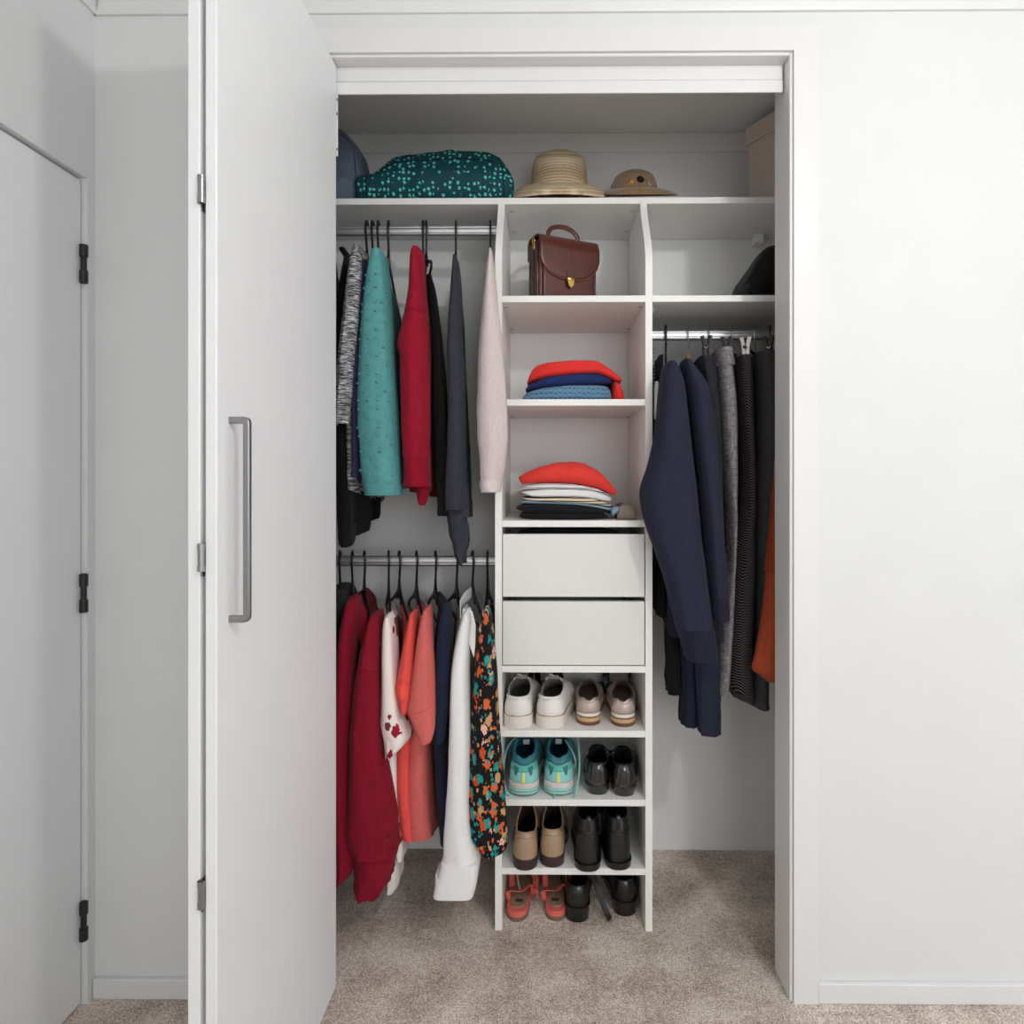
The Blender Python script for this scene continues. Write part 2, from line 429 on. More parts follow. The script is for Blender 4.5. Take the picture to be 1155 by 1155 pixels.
def loft(rows, Yn, Yf, skew=0.0, taper=1.0, pv=2.4, pl=2.2, n=30, m=None, fold=.004, k=2.0, wr=.003, seed=0.0, ref=None, hem=.0, hemc=0.0, hollow=True, pleat=.10):
    """cloth tube: rows of (py, left px, right px[, Yn, Yf]); near edge at Yn, far edge at Yf; skew moves the far edge in X"""
    R4 = [(r[0], r[1], r[2], r[3] if len(r) > 3 else Yn, r[4] if len(r) > 4 else Yf) for r in rows]
    m = m or max(10, int((rows[-1][0] - rows[0][0]) / 7))
    smp = cat(R4, m); loops = []
    for i, (py, xl, xr, yn, yf) in enumerate(smp):
        t = i / m; yr = ref if ref else (yn + min(.03, (yf - yn) / 2))
        if ref is None and yf - yn < .16: yr = (yn + yf) / 2
        z = Z(py, yr); xn = X((xl + xr) / 2, yr); hw = max(.0008, (xr - xl) / 2 * yr / F)
        am = (.25 + .75 * t) * min(1.0, (yf - yn) / .12 + .3)
        L = []
        for q in range(n):
            th = 2 * PI * q / n; c, sn = math.cos(th), math.sin(th)
            v = -math.copysign(abs(c) ** (2 / pv), c); la = math.copysign(abs(sn) ** (2 / pl), sn)
            s = (v + 1) / 2
            w = hw * (1 + (taper - 1) * s)
            x = xn + skew * s + la * w + fold * am * math.sin(k * PI * s * 2 + seed + 2.2 * noise.noise((seed, t * 1.3, .5))) * (1 if yf - yn > .16 else .5)
            y = (yn + yf) / 2 + v * (yf - yn) / 2
            if pleat:
                dr = 1.6 * noise.noise((seed * .7, t * 1.7, 2.5)); sl = yf - yn < .16
                if sl:
                    rg = (1 - abs(math.sin(2.5 * th + seed + dr))) ** 2.2 - .3 + .5 * ((1 - abs(math.sin(3.5 * th + seed * 2.1 - dr * 1.7))) ** 3 - .2)
                    f = 1 + pleat * am * rg; x = xn + (x - xn) * f; y = (yn + yf) / 2 + (y - (yn + yf) / 2) * f
                else:
                    rg = (1 - abs(math.sin(4.2 * PI * s + seed + dr + (1.3 if la > 0 else 0)))) ** 2 - .3
                    x += math.copysign(1, la) * rg * pleat * am * .06 * min(1, hw / .02)
            if wr:
                nv = noise.noise_vector((x * 12 + seed, y * 10 + z * 4, z * 6 + x * 5 + seed)) + .6 * noise.noise_vector((x * 30 + z * 12 + seed, y * 22, z * 16 + x * 14))
                x += wr * am * nv.x * 1.2; y += wr * am * nv.y
            zz = z + (hem * (s - .3) + hemc * (s * (1 - s)) * 4) * t ** 3
            L.append((x, y, zz))
        loops.append(L)
    mb = Mb()
    top = loops[0]; ctr = sum((Vector(p) for p in top), Vector()) / n
    cap = [[tuple(ctr + (Vector(p) - ctr) * f + Vector((0, 0, dz))) for p in top] for f, dz in ((.25, .0045), (.7, .003))]
    R = cap + loops
    if hollow:
        b = loops[-1]; ct = sum((Vector(p) for p in b), Vector()) / n
        R.append([tuple(ct + (Vector(p) - ct) * .93) for p in b])
        R.append([tuple(ct + (Vector(p) - ct) * .9 + Vector((0, 0, .05))) for p in b])
    mb.rows(R, True, True, True)
    return mb

def slab(top, bot, Yn, Yf, layers=1, endp=.35, wr=.0025, seed=0.0, rr=1.1, m=None, depth_end=.12, bulge=0.0, zmin=None):
    """folded cloth: front outline given by top and bottom polylines in pixels at the front; runs back from Yn to Yf"""
    x0, x1 = max(top[0][0], bot[0][0]), min(top[-1][0], bot[-1][0])
    x0, x1 = min(top[0][0], bot[0][0]), max(top[-1][0], bot[-1][0])
    def ev(pl, x):
        if x <= pl[0][0]: return pl[0][1]
        for a, b in zip(pl, pl[1:]):
            if x <= b[0]:
                f = (x - a[0]) / max(1e-6, b[0] - a[0]); return a[1] + (b[1] - a[1]) * f
        return pl[-1][1]
    sm = lambda pl, x: (ev(pl, x - 3) + ev(pl, x) * 2 + ev(pl, x + 3)) / 4
    m = m or max(14, int((x1 - x0) / 3)); R = []
    for i in range(m + 1):
        t = i / m; e = math.sin(PI * min(1, max(0, t))) ** endp
        px = x0 + (x1 - x0) * t
        ya, yb = sm(top, px), sm(bot, px)
        yr = Yn + .012
        zt, zb = Z(ya, yr), Z(yb, yr)
        if zmin is not None: zb = max(zb, zmin); zt = max(zt, zb + .001)
        h = max(.0012, (zt - zb)); zm = (zt + zb) / 2; h2 = h / 2 * (.25 + .75 * min(1, e * 1.15))
        r = min(h2 * rr + .002, .05)
        ye = depth_end * (1 - e) * .5
        ya_, yb_ = Yn + ye, Yf - ye
        L = []; K = 16
        for q in range(K + 1):
            a = -PI / 2 + PI * q / K
            lay = 1 - .22 * (1 - abs(math.sin(layers * PI * (q / K)))) if layers > 1 else 1
            L.append([ya_ + r - r * math.cos(a) * lay, zm + h2 * math.sin(a)])
        K2 = 8
        for q in range(1, K2): L.append([ya_ + r + (yb_ - r - ya_ - r) * q / K2, zm + h2 * (1 + bulge * math.sin(PI * q / K2))])
        for q in range(7):
            a = PI / 2 - PI * q / 6
            L.append([yb_ - r + r * math.cos(a), zm + h2 * math.sin(a)])
        for q in range(1, 4): L.append([yb_ - r + (ya_ + r - yb_ + r) * q / 4, zm - h2])
        LL = []
        for y, z in L:
            x = X(px, yr)
            nv = noise.noise_vector((x * 22 + seed, y * 16, z * 30 + seed))
            up = max(0, (z - zm) / max(h2, 1e-6))
            LL.append((x + wr * nv.x, y + wr * nv.y, z + wr * nv.z * up * .7))
        R.append(LL)
    return Mb().rows(R, True, True, True)

# ------------------------------------------------------------------ hangers
WIRE = M('chrome_wire', rgb(190, 186, 182), .25, .05, 60, metal=1.0)
WOODH = M('hanger_wood', rgb(176, 122, 74), .5, .18, 30, stretch=(1, .15, 1))
def hook_path(s=1.0, neck=.085):
    return [(0, -neck), (-.002, -.055), (-.008, -.034), (-.0155, -.014), (-.017, .006), (-.0125, .0215), (0, .0275 * s), (.0115, .021), (.0155, .006)]
def hanger(hx, zr, rot, label, group, kind='plastic', w=.195, clips=None, drop=0.0):
    """hx = X on the rail; rot = angle of the near arm towards +X"""
    t = thing('clothes_hanger', (hx, YR, zr), label, 'hanger', group, rz=rot)
    P = lambda uz: (0, uz[0], uz[1])
    hk = cat(hook_path(), 26)
    if kind == 'plastic':
        obj('hook', Mb().sweep([P(q) for q in hk], .0042, .0033, hint=(1, 0, 0), n=8), BLKP, t)
        for sg in (-1, 1):
            arm = [(0, -.078), (sg * .03, -.094), (sg * .10, -.122), (sg * (w - .012), -.150), (sg * w, -.160), (sg * (w - .010), -.168)]
            obj('arm', Mb().sweep([P(q) for q in cat(arm, 22)], .0055, .0036, hint=(1, 0, 0), n=8), BLKP, t)
        obj('crossbar', Mb().sweep([P((-w + .012, -.168)), P((w - .012, -.168))], .0042, .0032, hint=(1, 0, 0), n=8), BLKP, t)
        g = [(0, -.052), (.010, -.074), (.052, -.108), (.046, -.119), (.020, -.108), (0, -.104), (-.020, -.108), (-.046, -.119), (-.052, -.108), (-.010, -.074)]
        mb = Mb(); mb.rows([[(-.0035, a, b) for a, b in g], [(.0035, a, b) for a, b in g]], True, True, True)
        obj('neck_plate', mb, BLKP, t, bevel=.001)
    elif kind == 'wood':
        obj('hook', Mb().sweep([P(q) for q in hk], .0018, hint=(1, 0, 0), n=8), WIRE, t)
        arm = [(-w, -.145), (-.12, -.108), (-.04, -.074), (0, -.066), (.04, -.074), (.12, -.108), (w, -.145)]
        obj('arms', Mb().sweep([P(q) for q in cat(arm, 30)], .012, .008, hint=(1, 0, 0), n=12, p=3), WOODH, t)
    else:
        hw = w; hk = cat(hook_path(1, .058), 26)
        obj('hook', Mb().sweep([P(q) for q in hk], .0018, hint=(1, 0, 0), n=8), WIRE if kind != 'blackclip' else BLKP, t)
        obj('crossbar', Mb().sweep([P((-hw, -.058)), P((hw, -.058))], .004, .004, hint=(1, 0, 0), n=8, p=4), BLKP if kind != 'chromeclip' else BLKP, t)
        cm = WIRE if kind == 'chromeclip' else BLKP
        for sg in (-1, 1):
            u = sg * (hw - .012)
            c = obj('clip', Mb().sweep([(-.006, u, -.085), (-.005, u, -.058), (-.011, u, -.030)], .0055, .0018, hint=(0, 1, 0), n=8, p=4), cm, t)
            obj('clip_jaw', Mb().sweep([(.006, u, -.085), (.005, u, -.058), (.011, u, -.030)], .0055, .0018, hint=(0, 1, 0), n=8, p=4), cm, c)
            obj('clip_spring', Mb().sweep([(0, u - .006, -.06), (0, u + .006, -.06)], .005, n=8), WIRE, c)
    return t

class Wear:
    """one garment on one hanger"""
    def __init__(s, name, label, cat_, group, hook, zr, near, hlabel, hgroup, kind='plastic', w=.195, base=None, seed=None):
        s.hx = X(hook, YR); s.yn = YR - w * .93
        s.nx = X(near, s.yn)
        rot = math.atan2(-(s.hx - s.nx), w * .93)       # near arm end lies at -Y
        s.rot = -rot if False else rot
        rot = math.atan2(s.nx - s.hx, w * .93)
        s.skew = 2 * (s.hx - s.nx)
        s.zr = zr; s.g = At(name, (s.hx, YR, zr - .5), label, cat_, group)
        s.seed = seed if seed is not None else hook * .37
        if hlabel: s.h = hanger(s.hx, zr, rot, hlabel, hgroup, kind, w)
    def body(s, rows, mat, Yn=1.665, Yf=2.035, name='body', parent=None, **k):
        k.setdefault('skew', s.skew * .6); k.setdefault('taper', .62); k.setdefault('pv', 4.5); k.setdefault('pl', 2.6); k.setdefault('n', 44)
        k.setdefault('seed', s.seed); k.setdefault('fold', .007)
        return s.g.part(name, loft(rows, Yn, Yf, **k), mat, parent, ang=60)
    def sleeve(s, rows, mat, Yn=1.605, Yf=1.70, name='sleeve', parent=None, **k):
        k.setdefault('seed', s.seed + 3); k.setdefault('k', 1.0)
        return s.g.part(name, loft(rows, Yn, Yf, **k), mat, parent, ang=60)

def seam(g, part, pts, mat, name, Y, r=.0011):
    wl = g.g.loc; mb = Mb(); mb.v = [(v.co.x + wl[0], v.co.y + wl[1], v.co.z + wl[2]) for v in part.data.vertices]; mb.f = [tuple(p.vertices) for p in part.data.polygons]
    f = snapper(mb); pp = cat([tuple(map(float, q)) for q in pts], 16)
    return g.g.part(name, Mb().sweep([f(a, b, Y, .0002) for a, b in pp], r, n=6), mat, part)
# ------------------------------------------------------------------ fabric materials
def melange():
    m, nt, p = base_mat('grey_melange_knit', .95, spec=.1, sheen=.05)
    n = tex(nt, 'Noise', objco(nt, (.13, .13, 1.0)), Scale=330.0, Detail=3.0, Roughness=.7)
    nt.links.new(ramp(nt, n.outputs[0], [(.36, rgb(30, 30, 32)), (.47, rgb(95, 95, 98)), (.55, rgb(165, 165, 168)), (.66, rgb(228, 228, 230))]), p.inputs['Base Color'])
    bump(nt, p, n.outputs[0], .4, .001); return m
def ribbed(name, c, sc=260, axis=(1, 1, 0), amt=.25):
    m, nt, p = base_mat(name, .95, spec=.1, sheen=.05)
    w = tex(nt, 'Wave', objco(nt, axis), Scale=sc / 6.28, Distortion=.4); n = tex(nt, 'Noise', objco(nt), Scale=300.0)
    f = math_n(nt, 'ADD', math_n(nt, 'MULTIPLY', w.outputs['Fac'], .7), math_n(nt, 'MULTIPLY', n.outputs[0], .3))
    nt.links.new(ramp(nt, f, [(.1, shade(c, 1 - amt)), (.8, shade(c, 1 + amt * .5))]), p.inputs['Base Color'])
    bump(nt, p, f, .6, .0015); return m
def herring():
    m, nt, p = base_mat('herringbone_weave', .9, spec=.15)
    v = objco(nt); sx = nt.nodes.new('ShaderNodeSeparateXYZ'); nt.links.new(v, sx.inputs[0])
    h = math_n(nt, 'ADD', sx.outputs[0], math_n(nt, 'MULTIPLY', sx.outputs[1], .8))
    tri = math_n(nt, 'PINGPONG', h, .0075)
    q = math_n(nt, 'ADD', math_n(nt, 'MULTIPLY', tri, 1.5), sx.outputs[2])
    f = math_n(nt, 'PINGPONG', math_n(nt, 'MULTIPLY', q, 135.0), .5)
    nt.links.new(ramp(nt, f, [(.2, rgb(24, 23, 27)), (.34, rgb(46, 42, 45)), (.44, rgb(116, 104, 104))]), p.inputs['Base Color'])
    return m
def linen():
    m, nt, p = base_mat('grey_linen', .95, spec=.1)
    a = tex(nt, 'Noise', objco(nt, (1, 1, .08)), Scale=520.0, Detail=2.0); b = tex(nt, 'Noise', objco(nt, (.08, .08, 1)), Scale=520.0, Detail=2.0)
    f = math_n(nt, 'MULTIPLY', math_n(nt, 'ADD', a.outputs[0], b.outputs[0]), .5)
    nt.links.new(ramp(nt, f, [(.38, rgb(92, 90, 92)), (.5, rgb(128, 125, 126)), (.62, rgb(160, 157, 157))]), p.inputs['Base Color'])
    bump(nt, p, f, .3, .0008); return m
def print_mat(name, ground, scale, stops, thr, rough=.85, rnd=1.0, stretch=(1, 1, 1), extra=None):
    """flat printed motifs: one random-colour blob with notched edge per Voronoi cell"""
    m, nt, p = base_mat(name, rough, spec=.2)
    v = objco(nt, stretch)
    nz = tex(nt, 'Noise', v, Scale=scale * 2.8, Detail=3.0)
    vo = tex(nt, 'Voronoi', v, Scale=scale, Randomness=rnd)
    d = math_n(nt, 'ADD', vo.outputs['Distance'], math_n(nt, 'MULTIPLY', math_n(nt, 'SUBTRACT', nz.outputs[0], .5), .9))
    sep = nt.nodes.new('ShaderNodeSeparateColor'); nt.links.new(vo.outputs['Color'], sep.inputs[0])
    c = ramp(nt, sep.outputs[0], stops, 'CONSTANT')
    mask = math_n(nt, 'LESS_THAN', d, thr)
    out = mixc(nt, mask, ground, c)
    if extra:
        sc2, thr2, st2 = extra
        v2 = tex(nt, 'Voronoi', v, Scale=sc2); s2 = nt.nodes.new('ShaderNodeSeparateColor'); nt.links.new(v2.outputs['Color'], s2.inputs[0])
        n2 = tex(nt, 'Noise', v, Scale=sc2 * 2.5)
        d2 = math_n(nt, 'ADD', v2.outputs['Distance'], math_n(nt, 'MULTIPLY', math_n(nt, 'SUBTRACT', n2.outputs[0], .5), .6))
        mk = math_n(nt, 'MULTIPLY', math_n(nt, 'LESS_THAN', d2, thr2), math_n(nt, 'GREATER_THAN', s2.outputs[1], .45))
        out = mixc(nt, mk, out, ramp(nt, s2.outputs[0], st2, 'CONSTANT'))
    nt.links.new(out, p.inputs['Base Color']); return m

MEL = melange(); NAVYP = cloth('navy_purple_knit', rgb(50, 46, 74)); BLK = cloth('black_cloth', rgb(22, 22, 26)); INK = cloth('dark_navy_cloth', rgb(30, 34, 52))
TEAL = cloth('teal_wool', rgb(86, 148, 150), .1); TEALR = ribbed('teal_rib', rgb(90, 152, 154), 700)
RED = cloth('red_wool', rgb(142, 20, 40), .12); REDR = ribbed('red_rib', rgb(140, 20, 40), 420, (1, .6, 0), .35)
CHAR = cloth('charcoal_jersey', rgb(52, 53, 62)); PINK = cloth('pale_pink_knit', rgb(206, 192, 191), .06, 220, .4, 600, stretch=(1, 1, .3)); PINKR = cloth('pale_pink_cuff', rgb(212, 198, 196), .05)
CRIM = cloth('crimson_poplin', rgb(130, 18, 38), .06, bs=.15); CRIMD = cloth('deep_red_poplin', rgb(118, 16, 34), .06, bs=.15)
CORAL = cloth('coral_cotton', rgb(228, 86, 78), .06, bs=.2); SALM = cloth('salmon_cotton', rgb(206, 102, 98), .05, bs=.2); SALMD = cloth('salmon_trim', rgb(196, 88, 86), .05)
NAVY = cloth('navy_cotton', rgb(32, 38, 60), .1); WHITE = cloth('white_poplin', rgb(232, 232, 232), .02, bs=.12)
SWEAT = cloth('navy_fleece', rgb(40, 42, 58), .12, 90, .4, 500); SWEATR = ribbed('navy_rib', rgb(37, 39, 54), 600)
LINEN = linen(); HERR = herring(); CHARW = cloth('charcoal_wool', rgb(68, 69, 73), .12); CHARD = cloth('dark_charcoal_wool', rgb(46, 46, 52), .15)
RUST = cloth('rust_satin', rgb(150, 64, 36), .06, bs=.1, rough=.6)
OR, TE, TA, PK, BR, GN = rgb(204, 100, 56), rgb(38, 146, 140), rgb(196, 150, 104), rgb(226, 176, 160), rgb(196, 78, 40), rgb(40, 120, 112)
FLORAL = print_mat('floral_print', rgb(24, 22, 24), 40, [(0, OR), (.26, TE), (.46, TA), (.62, BR), (.76, TE), (.88, PK)], .44, stretch=(1.25, .6, .75), extra=(95, .36, [(0, TE), (.3, OR), (.55, rgb(24, 22, 24)), (.8, TA)]))
BLOSSOM = print_mat('blossom_print', rgb(238, 226, 222), 13, [(0, rgb(150, 30, 50)), (.45, rgb(238, 226, 222)), (.6, rgb(120, 70, 80)), (.75, rgb(238, 226, 222))], .34, stretch=(1, 1, .8), extra=(34, .26, [(0, rgb(150, 30, 50)), (.2, rgb(238, 226, 222)), (.86, rgb(120, 50, 66))]))
CREAM = cloth('cream_voile', rgb(238, 227, 224), .03, bs=.1)

HG = {'u': 'black plastic hangers on the upper left rail', 'l': 'black plastic hangers on the lower left rail', 'r': 'hangers on the right rail'}
GU, GL, GR = 'knitwear on the upper left rail', 'shirts and tops on the lower left rail', 'clothes on the right rail'

# ---- upper left rail
g = Wear('jumper', 'dark navy jumper at the far left end of the upper rail', 'jumper', GU, 375, ZRU, 374, None, None)
g.body([(292, 366, 384, 1.76, 1.93), (312, 362, 384, 1.69, 2.0), (345, 360, 382), (420, 360, 380), (520, 360, 380)], INK)
g = Wear('long_top', 'long black top hanging lowest behind the grey marl cardigan', 'top', GU, 413.5, ZRU, 394, 'black hanger of the long black top on the upper rail', HG['u'])
g.body([(288, 389, 398, 1.77, 1.92), (308, 384, 397, 1.69, 1.99), (345, 379, 394), (420, 377, 392), (500, 376, 395), (560, 376, 398), (609, 376, 397)], BLK, hem=.06, fold=.012)
g = Wear('cardigan', 'grey marl cardigan with a streaky black and white knit', 'cardigan', GU, 420, ZRU, 405, 'black hanger holding the grey marl cardigan', HG['u'])
g.body([(286, 401, 411, 1.75, 1.93), (306, 398, 411, 1.69, 1.99), (345, 394, 408), (430, 391, 405), (500, 391, 408), (558, 393, 412)], MEL, hem=-.045, fold=.010)
g.sleeve([(282, 402, 410), (290, 398, 411), (315, 393, 411), (350, 388, 408), (400, 383, 404), (440, 380, 401), (470, 378, 398), (479, 378, 397.5)], MEL)
g = Wear('jumper', 'purplish navy jumper squeezed between the marl cardigan and the teal jumper', 'jumper', GU, 426.5, ZRU, 412, 'black hanger between those of the marl cardigan and the teal jumper', HG['u'])
g.body([(300, 407, 418, 1.75, 1.93), (318, 406, 418, 1.69, 1.99), (350, 403, 415), (430, 400, 412), (520, 399, 413), (545, 400, 413)], NAVYP)
g.sleeve([(297, 408, 417), (320, 406, 416), (380, 401, 411), (440, 398, 408), (500, 398, 408), (538, 398.5, 409)], NAVYP, Yn=1.63, Yf=1.70)
g = Wear('jumper', 'teal bobble-knit jumper with a ribbed cuff', 'jumper', GU, 438, ZRU, 428, 'black hanger of the teal bobble-knit jumper', HG['u'])
g.body([(308, 424, 437, 1.72, 1.96), (330, 420, 441, 1.68, 2.0), (380, 416, 444), (460, 414, 447), (530, 418, 450), (552, 419, 451)], TEAL, fold=.008)
sl = [(286, 424, 433), (290, 420, 434.5), (310, 415, 438), (340, 410.5, 440), (380, 407, 443), (420, 405, 445), (460, 404, 448), (500, 406, 450), (530, 408.5, 451.5), (546, 410, 452)]
q = g.sleeve(sl, TEAL, Yn=1.60, Yf=1.70, fold=.003, wr=.002)
g.sleeve([(545.5, 410, 452), (549, 410.5, 452.5), (556, 411.5, 452.5), (558.5, 412.5, 452)], TEALR, Yn=1.597, Yf=1.703, name='cuff', parent=q, fold=0, wr=.001, m=8)
mb = Mb()
dat = [tuple(v.co) for v in q.data.vertices]; nrm = [tuple(v.normal) for v in q.data.vertices]
for r in range(15):
    for c in range(4):
        py = 312 + r * 15.4 + (c % 2) * 7.5; f = .10 + c * .26 + .05 * math.sin(r * 2.1)
        yr = 1.65; rw = cat([(a, b, d) for a, b, d in sl], 40)
        row = min(rw, key=lambda e: abs(e[0] - py)); px = row[1] + (row[2] - row[1]) * f
        tx, tz = X(px, yr) - g.g.loc[0], Z(py, yr) - g.g.loc[2]
        best = min((i for i in range(len(dat)) if dat[i][1] + g.g.loc[1] < 1.66), key=lambda i: (dat[i][0] - tx) ** 2 + (dat[i][2] - tz) ** 2)
        mb.ball(dat[best], .0046, .0046, .0036, 8, 5)
o = obj('bobbles', mb, TEAL, q); o['kind'] = 'stuff'

g = Wear('jumper', 'dark red wool jumper with a deep ribbed cuff', 'jumper', GU, 477, ZRU, 471, 'black hanger of the dark red wool jumper', HG['u'])
g.body([(308, 465, 479, 1.72, 1.96), (330, 463, 482, 1.68, 2.0), (380, 462, 486), (460, 461, 486), (530, 462, 487), (556, 462, 487)], RED, fold=.009, hem=-.03)
q = g.sleeve([(284, 467, 476.5), (292, 464, 478), (330, 461.5, 480), (360, 456, 482.5), (388, 450, 483), (402, 452, 483), (430, 453, 484), (480, 454.5, 485), (516, 456, 484.5)], RED, Yn=1.60, Yf=1.70)
g.sleeve([(515.5, 456, 484.5), (525, 456.5, 484), (540, 457, 484.5), (546, 455.5, 485.5), (549, 457, 485)], REDR, Yn=1.602, Yf=1.698, name='cuff', parent=q, m=12, wr=.001)
g.sleeve([(545, 468, 484.5), (556, 470, 483.5), (566, 472, 480), (570, 474, 478)], REDR, Yn=1.64, Yf=1.69, name='cuff_end', parent=q, m=10)
seam(g, q, ((461.5, 352), (466, 353), (472, 354), (479, 356)), REDR, 'shoulder_seam', 1.65, .0018)
g = Wear('top', 'black top hidden between the red jumper and the charcoal cardigan', 'top', GU, 480.5, ZRU, 486, 'black hanger touching the red jumper hanger, with the black top', HG['u'])
g.body([(312, 482, 490, 1.74, 1.95), (340, 486, 496, 1.68, 2.0), (400, 489, 503), (480, 491, 507), (540, 493, 509), (572, 495, 510), (584, 497, 511)], BLK, hem=-.02)
g = Wear('cardigan', 'charcoal waterfall cardigan with pointed tails, hanging down to the lower rail', 'cardigan', GU, 514, ZRU, 514, 'black hanger of the charcoal waterfall cardigan', HG['u'])
g.body([(300, 511, 517, 1.72, 1.96), (330, 508, 521, 1.68, 2.0), (400, 506, 524), (470, 506, 527), (540, 506, 530), (578, 507, 531), (585, 508, 531)], CHAR, fold=.008, hem=-.02)
g.sleeve([(292, 512.5, 516), (300, 511, 517.5), (325, 509, 520), (360, 506, 521), (400, 504, 523), (440, 505.5, 524), (500, 505, 525), (545, 504, 524.5), (574.5, 504.5, 523)], CHAR, Yn=1.62, Yf=1.70)
g.body([(560, 502, 527), (585, 504, 529), (592, 506, 530.5), (604, 507.5, 531), (613, 512, 530), (624, 514, 526), (632, 517.5, 523.5), (637, 521, 523)], CHAR, Yn=1.66, Yf=1.76, name='tail', fold=.012, k=1, pv=2.6, skew=0)
g = Wear('jumper', 'pale pink fine-knit jumper overlapping the edge of the shelf tower', 'jumper', GU, 553, ZRU, 553.5, 'black hanger of the pale pink jumper beside the tower', HG['u'])
g.body([(300, 547, 555, 1.76, 1.95), (330, 545, 556, 1.735, 1.99), (420, 544, 557, 1.735, 2.0), (548, 544, 557, 1.735, 2.0)], PINK, skew=-.004, fold=.002, wr=.002)
q = g.sleeve([(285, 552.5, 555.5), (292, 551, 557), (310, 548, 559), (340, 544.5, 562), (380, 541, 566), (420, 539, 569.5), (460, 538, 572), (490, 538.5, 573), (515, 540, 571), (535, 541.5, 567), (543, 542, 565.5)], PINK, Yn=1.618, Yf=1.700, wr=.003)
g.sleeve([(541.5, 541.5, 566), (545, 541.2, 566), (552, 542, 565.5), (555, 543, 564.5)], PINKR, Yn=1.616, Yf=1.702, name='cuff', parent=q, m=8, fold=0, wr=.001)

# ---- lower left rail
g = Wear('vest_top', 'dark grey vest top at the far left end of the lower rail', 'vest', GL, 383, ZRL, 372, 'leftmost black hanger on the lower rail, cut by the door edge', HG['l'])
g.body([(664, 381, 392, 1.78, 1.92), (678, 374, 391, 1.70, 1.98), (720, 368, 386), (800, 366, 384), (900, 366, 384), (960, 366, 384)], CHARD)
g = Wear('shirt', 'crimson collared shirt nearest the door on the lower rail', 'shirt', GL, 397, ZRL, 386, 'second black hanger from the door on the lower rail', HG['l'])
q = g.body([(681, 391, 406, 1.70, 1.98), (700, 386, 407, 1.66, 2.02), (740, 383, 404), (820, 380, 400), (920, 380, 400), (968, 380, 402)], CRIMD, hem=.02, fold=.01)
g.sleeve([(676, 394, 404), (690, 389, 405), (715, 384, 402), (735, 382, 401), (800, 378, 398), (880, 376, 396), (940, 378, 400), (962, 380, 402), (980, 382, 398), (990, 383, 389)], CRIM, Yn=1.60, Yf=1.70, fold=.006)
g.g.part('collar', Mb().sweep([(X(397, 1.68), 1.685, Z(672, 1.68)), (X(404, 1.68), 1.68, Z(690, 1.68)), (X(409, 1.68), 1.675, Z(712, 1.68)), (X(409.5, 1.68), 1.675, Z(730, 1.68))], [.012, .019, .016, .003], .0035, hint=(.3, -1, 0), n=10), CRIM, q)
g = Wear('shirt', 'deep red shirt with a bunched cuff reaching the carpet', 'shirt', GL, 410.5, ZRL, 420, 'black hanger of the deep red shirt with bunched cuff', HG['l'])
q = g.body([(699, 421, 432, 1.70, 1.98), (720, 415, 434, 1.66, 2.02), (770, 408, 432), (860, 404, 432), (930, 404, 436), (960, 405, 437)], CRIMD, fold=.01)
q2 = g.sleeve([(692, 421, 429), (702, 417.5, 430), (720, 412, 431), (745, 406, 431), (790, 400, 431.5), (850, 396, 434), (900, 393, 441), (926, 391.5, 444.5), (950, 397, 448), (958, 400, 449)], CRIM, Yn=1.585, Yf=1.70, fold=.008, pleat=.16, wr=.005)
g.sleeve([(952, 398, 449), (964, 401, 447.5), (985, 402.5, 441), (998, 402.5, 437), (1004, 406, 430), (1006, 410, 424)], CRIM, Yn=1.60, Yf=1.69, name='cuff', parent=q2, fold=.012, wr=.012, pleat=.35, m=18)
seam(g, q2, ((407, 747), (413, 748.5), (421, 750), (429, 753)), CRIMD, 'shoulder_seam', 1.645)
seam(g, q2, ((416, 903), (420, 925), (424, 945)), CRIMD, 'placket', 1.645)
g = Wear('blouse', 'cream blouse printed with small dark red blossoms', 'blouse', GL, 438, ZRL, 441, 'black hanger of the cream blossom blouse', HG['l'])
g.body([(698, 438, 448, 1.70, 1.98), (730, 434, 450, 1.66, 2.02), (800, 434, 451), (860, 437, 453), (920, 441, 457), (952, 445, 461), (964, 448, 461)], CREAM, fold=.008, hem=.02)
g.body([(900, 437, 450), (950, 440, 452), (985, 441.5, 453), (995, 442, 449)], CREAM, Yn=1.68, Yf=1.80, name='lining', skew=0)
g.sleeve([(693, 437, 443.5), (705, 433.5, 446), (740, 432.5, 447.5), (780, 432, 450), (805, 431, 454), (815, 430.5, 459), (828, 433, 463.5), (838, 436, 459), (852, 438.5, 442)], BLOSSOM, Yn=1.60, Yf=1.69, fold=.008)
g = Wear('t_shirt', 'bright coral t-shirt with a turned-up sleeve', 't-shirt', GL, 450, ZRL, 463, 'black hanger of the bright coral t-shirt', HG['l'])
g.body([(700, 459, 469, 1.70, 1.98), (730, 456, 472, 1.66, 2.02), (800, 452, 472), (870, 449, 472), (930, 452, 474), (944, 454, 474)], CORAL, fold=.008)
q = g.sleeve([(691, 463.5, 469.5), (705, 460, 470), (730, 455, 469), (760, 450, 468), (775, 448, 467), (790, 451, 465), (800, 454, 462)], CORAL, Yn=1.605, Yf=1.69)
g.sleeve([(766, 448.5, 467), (772, 446.5, 467.5), (780, 447.5, 466.5), (783, 449.5, 465.5)], CORAL, Yn=1.60, Yf=1.694, name='cuff', parent=q, m=8, wr=.001)
g = Wear('t_shirt', 'salmon pink t-shirt with a wide short sleeve', 't-shirt', GL, 469.5, ZRL, 480, 'black hanger of the salmon t-shirt', HG['l'])
g.body([(695, 474, 487, 1.70, 1.98), (725, 470, 489, 1.66, 2.02), (800, 464, 489), (850, 461, 490), (900, 459, 492), (940, 458, 496), (946, 459, 497)], SALM, fold=.011, hem=-.03)
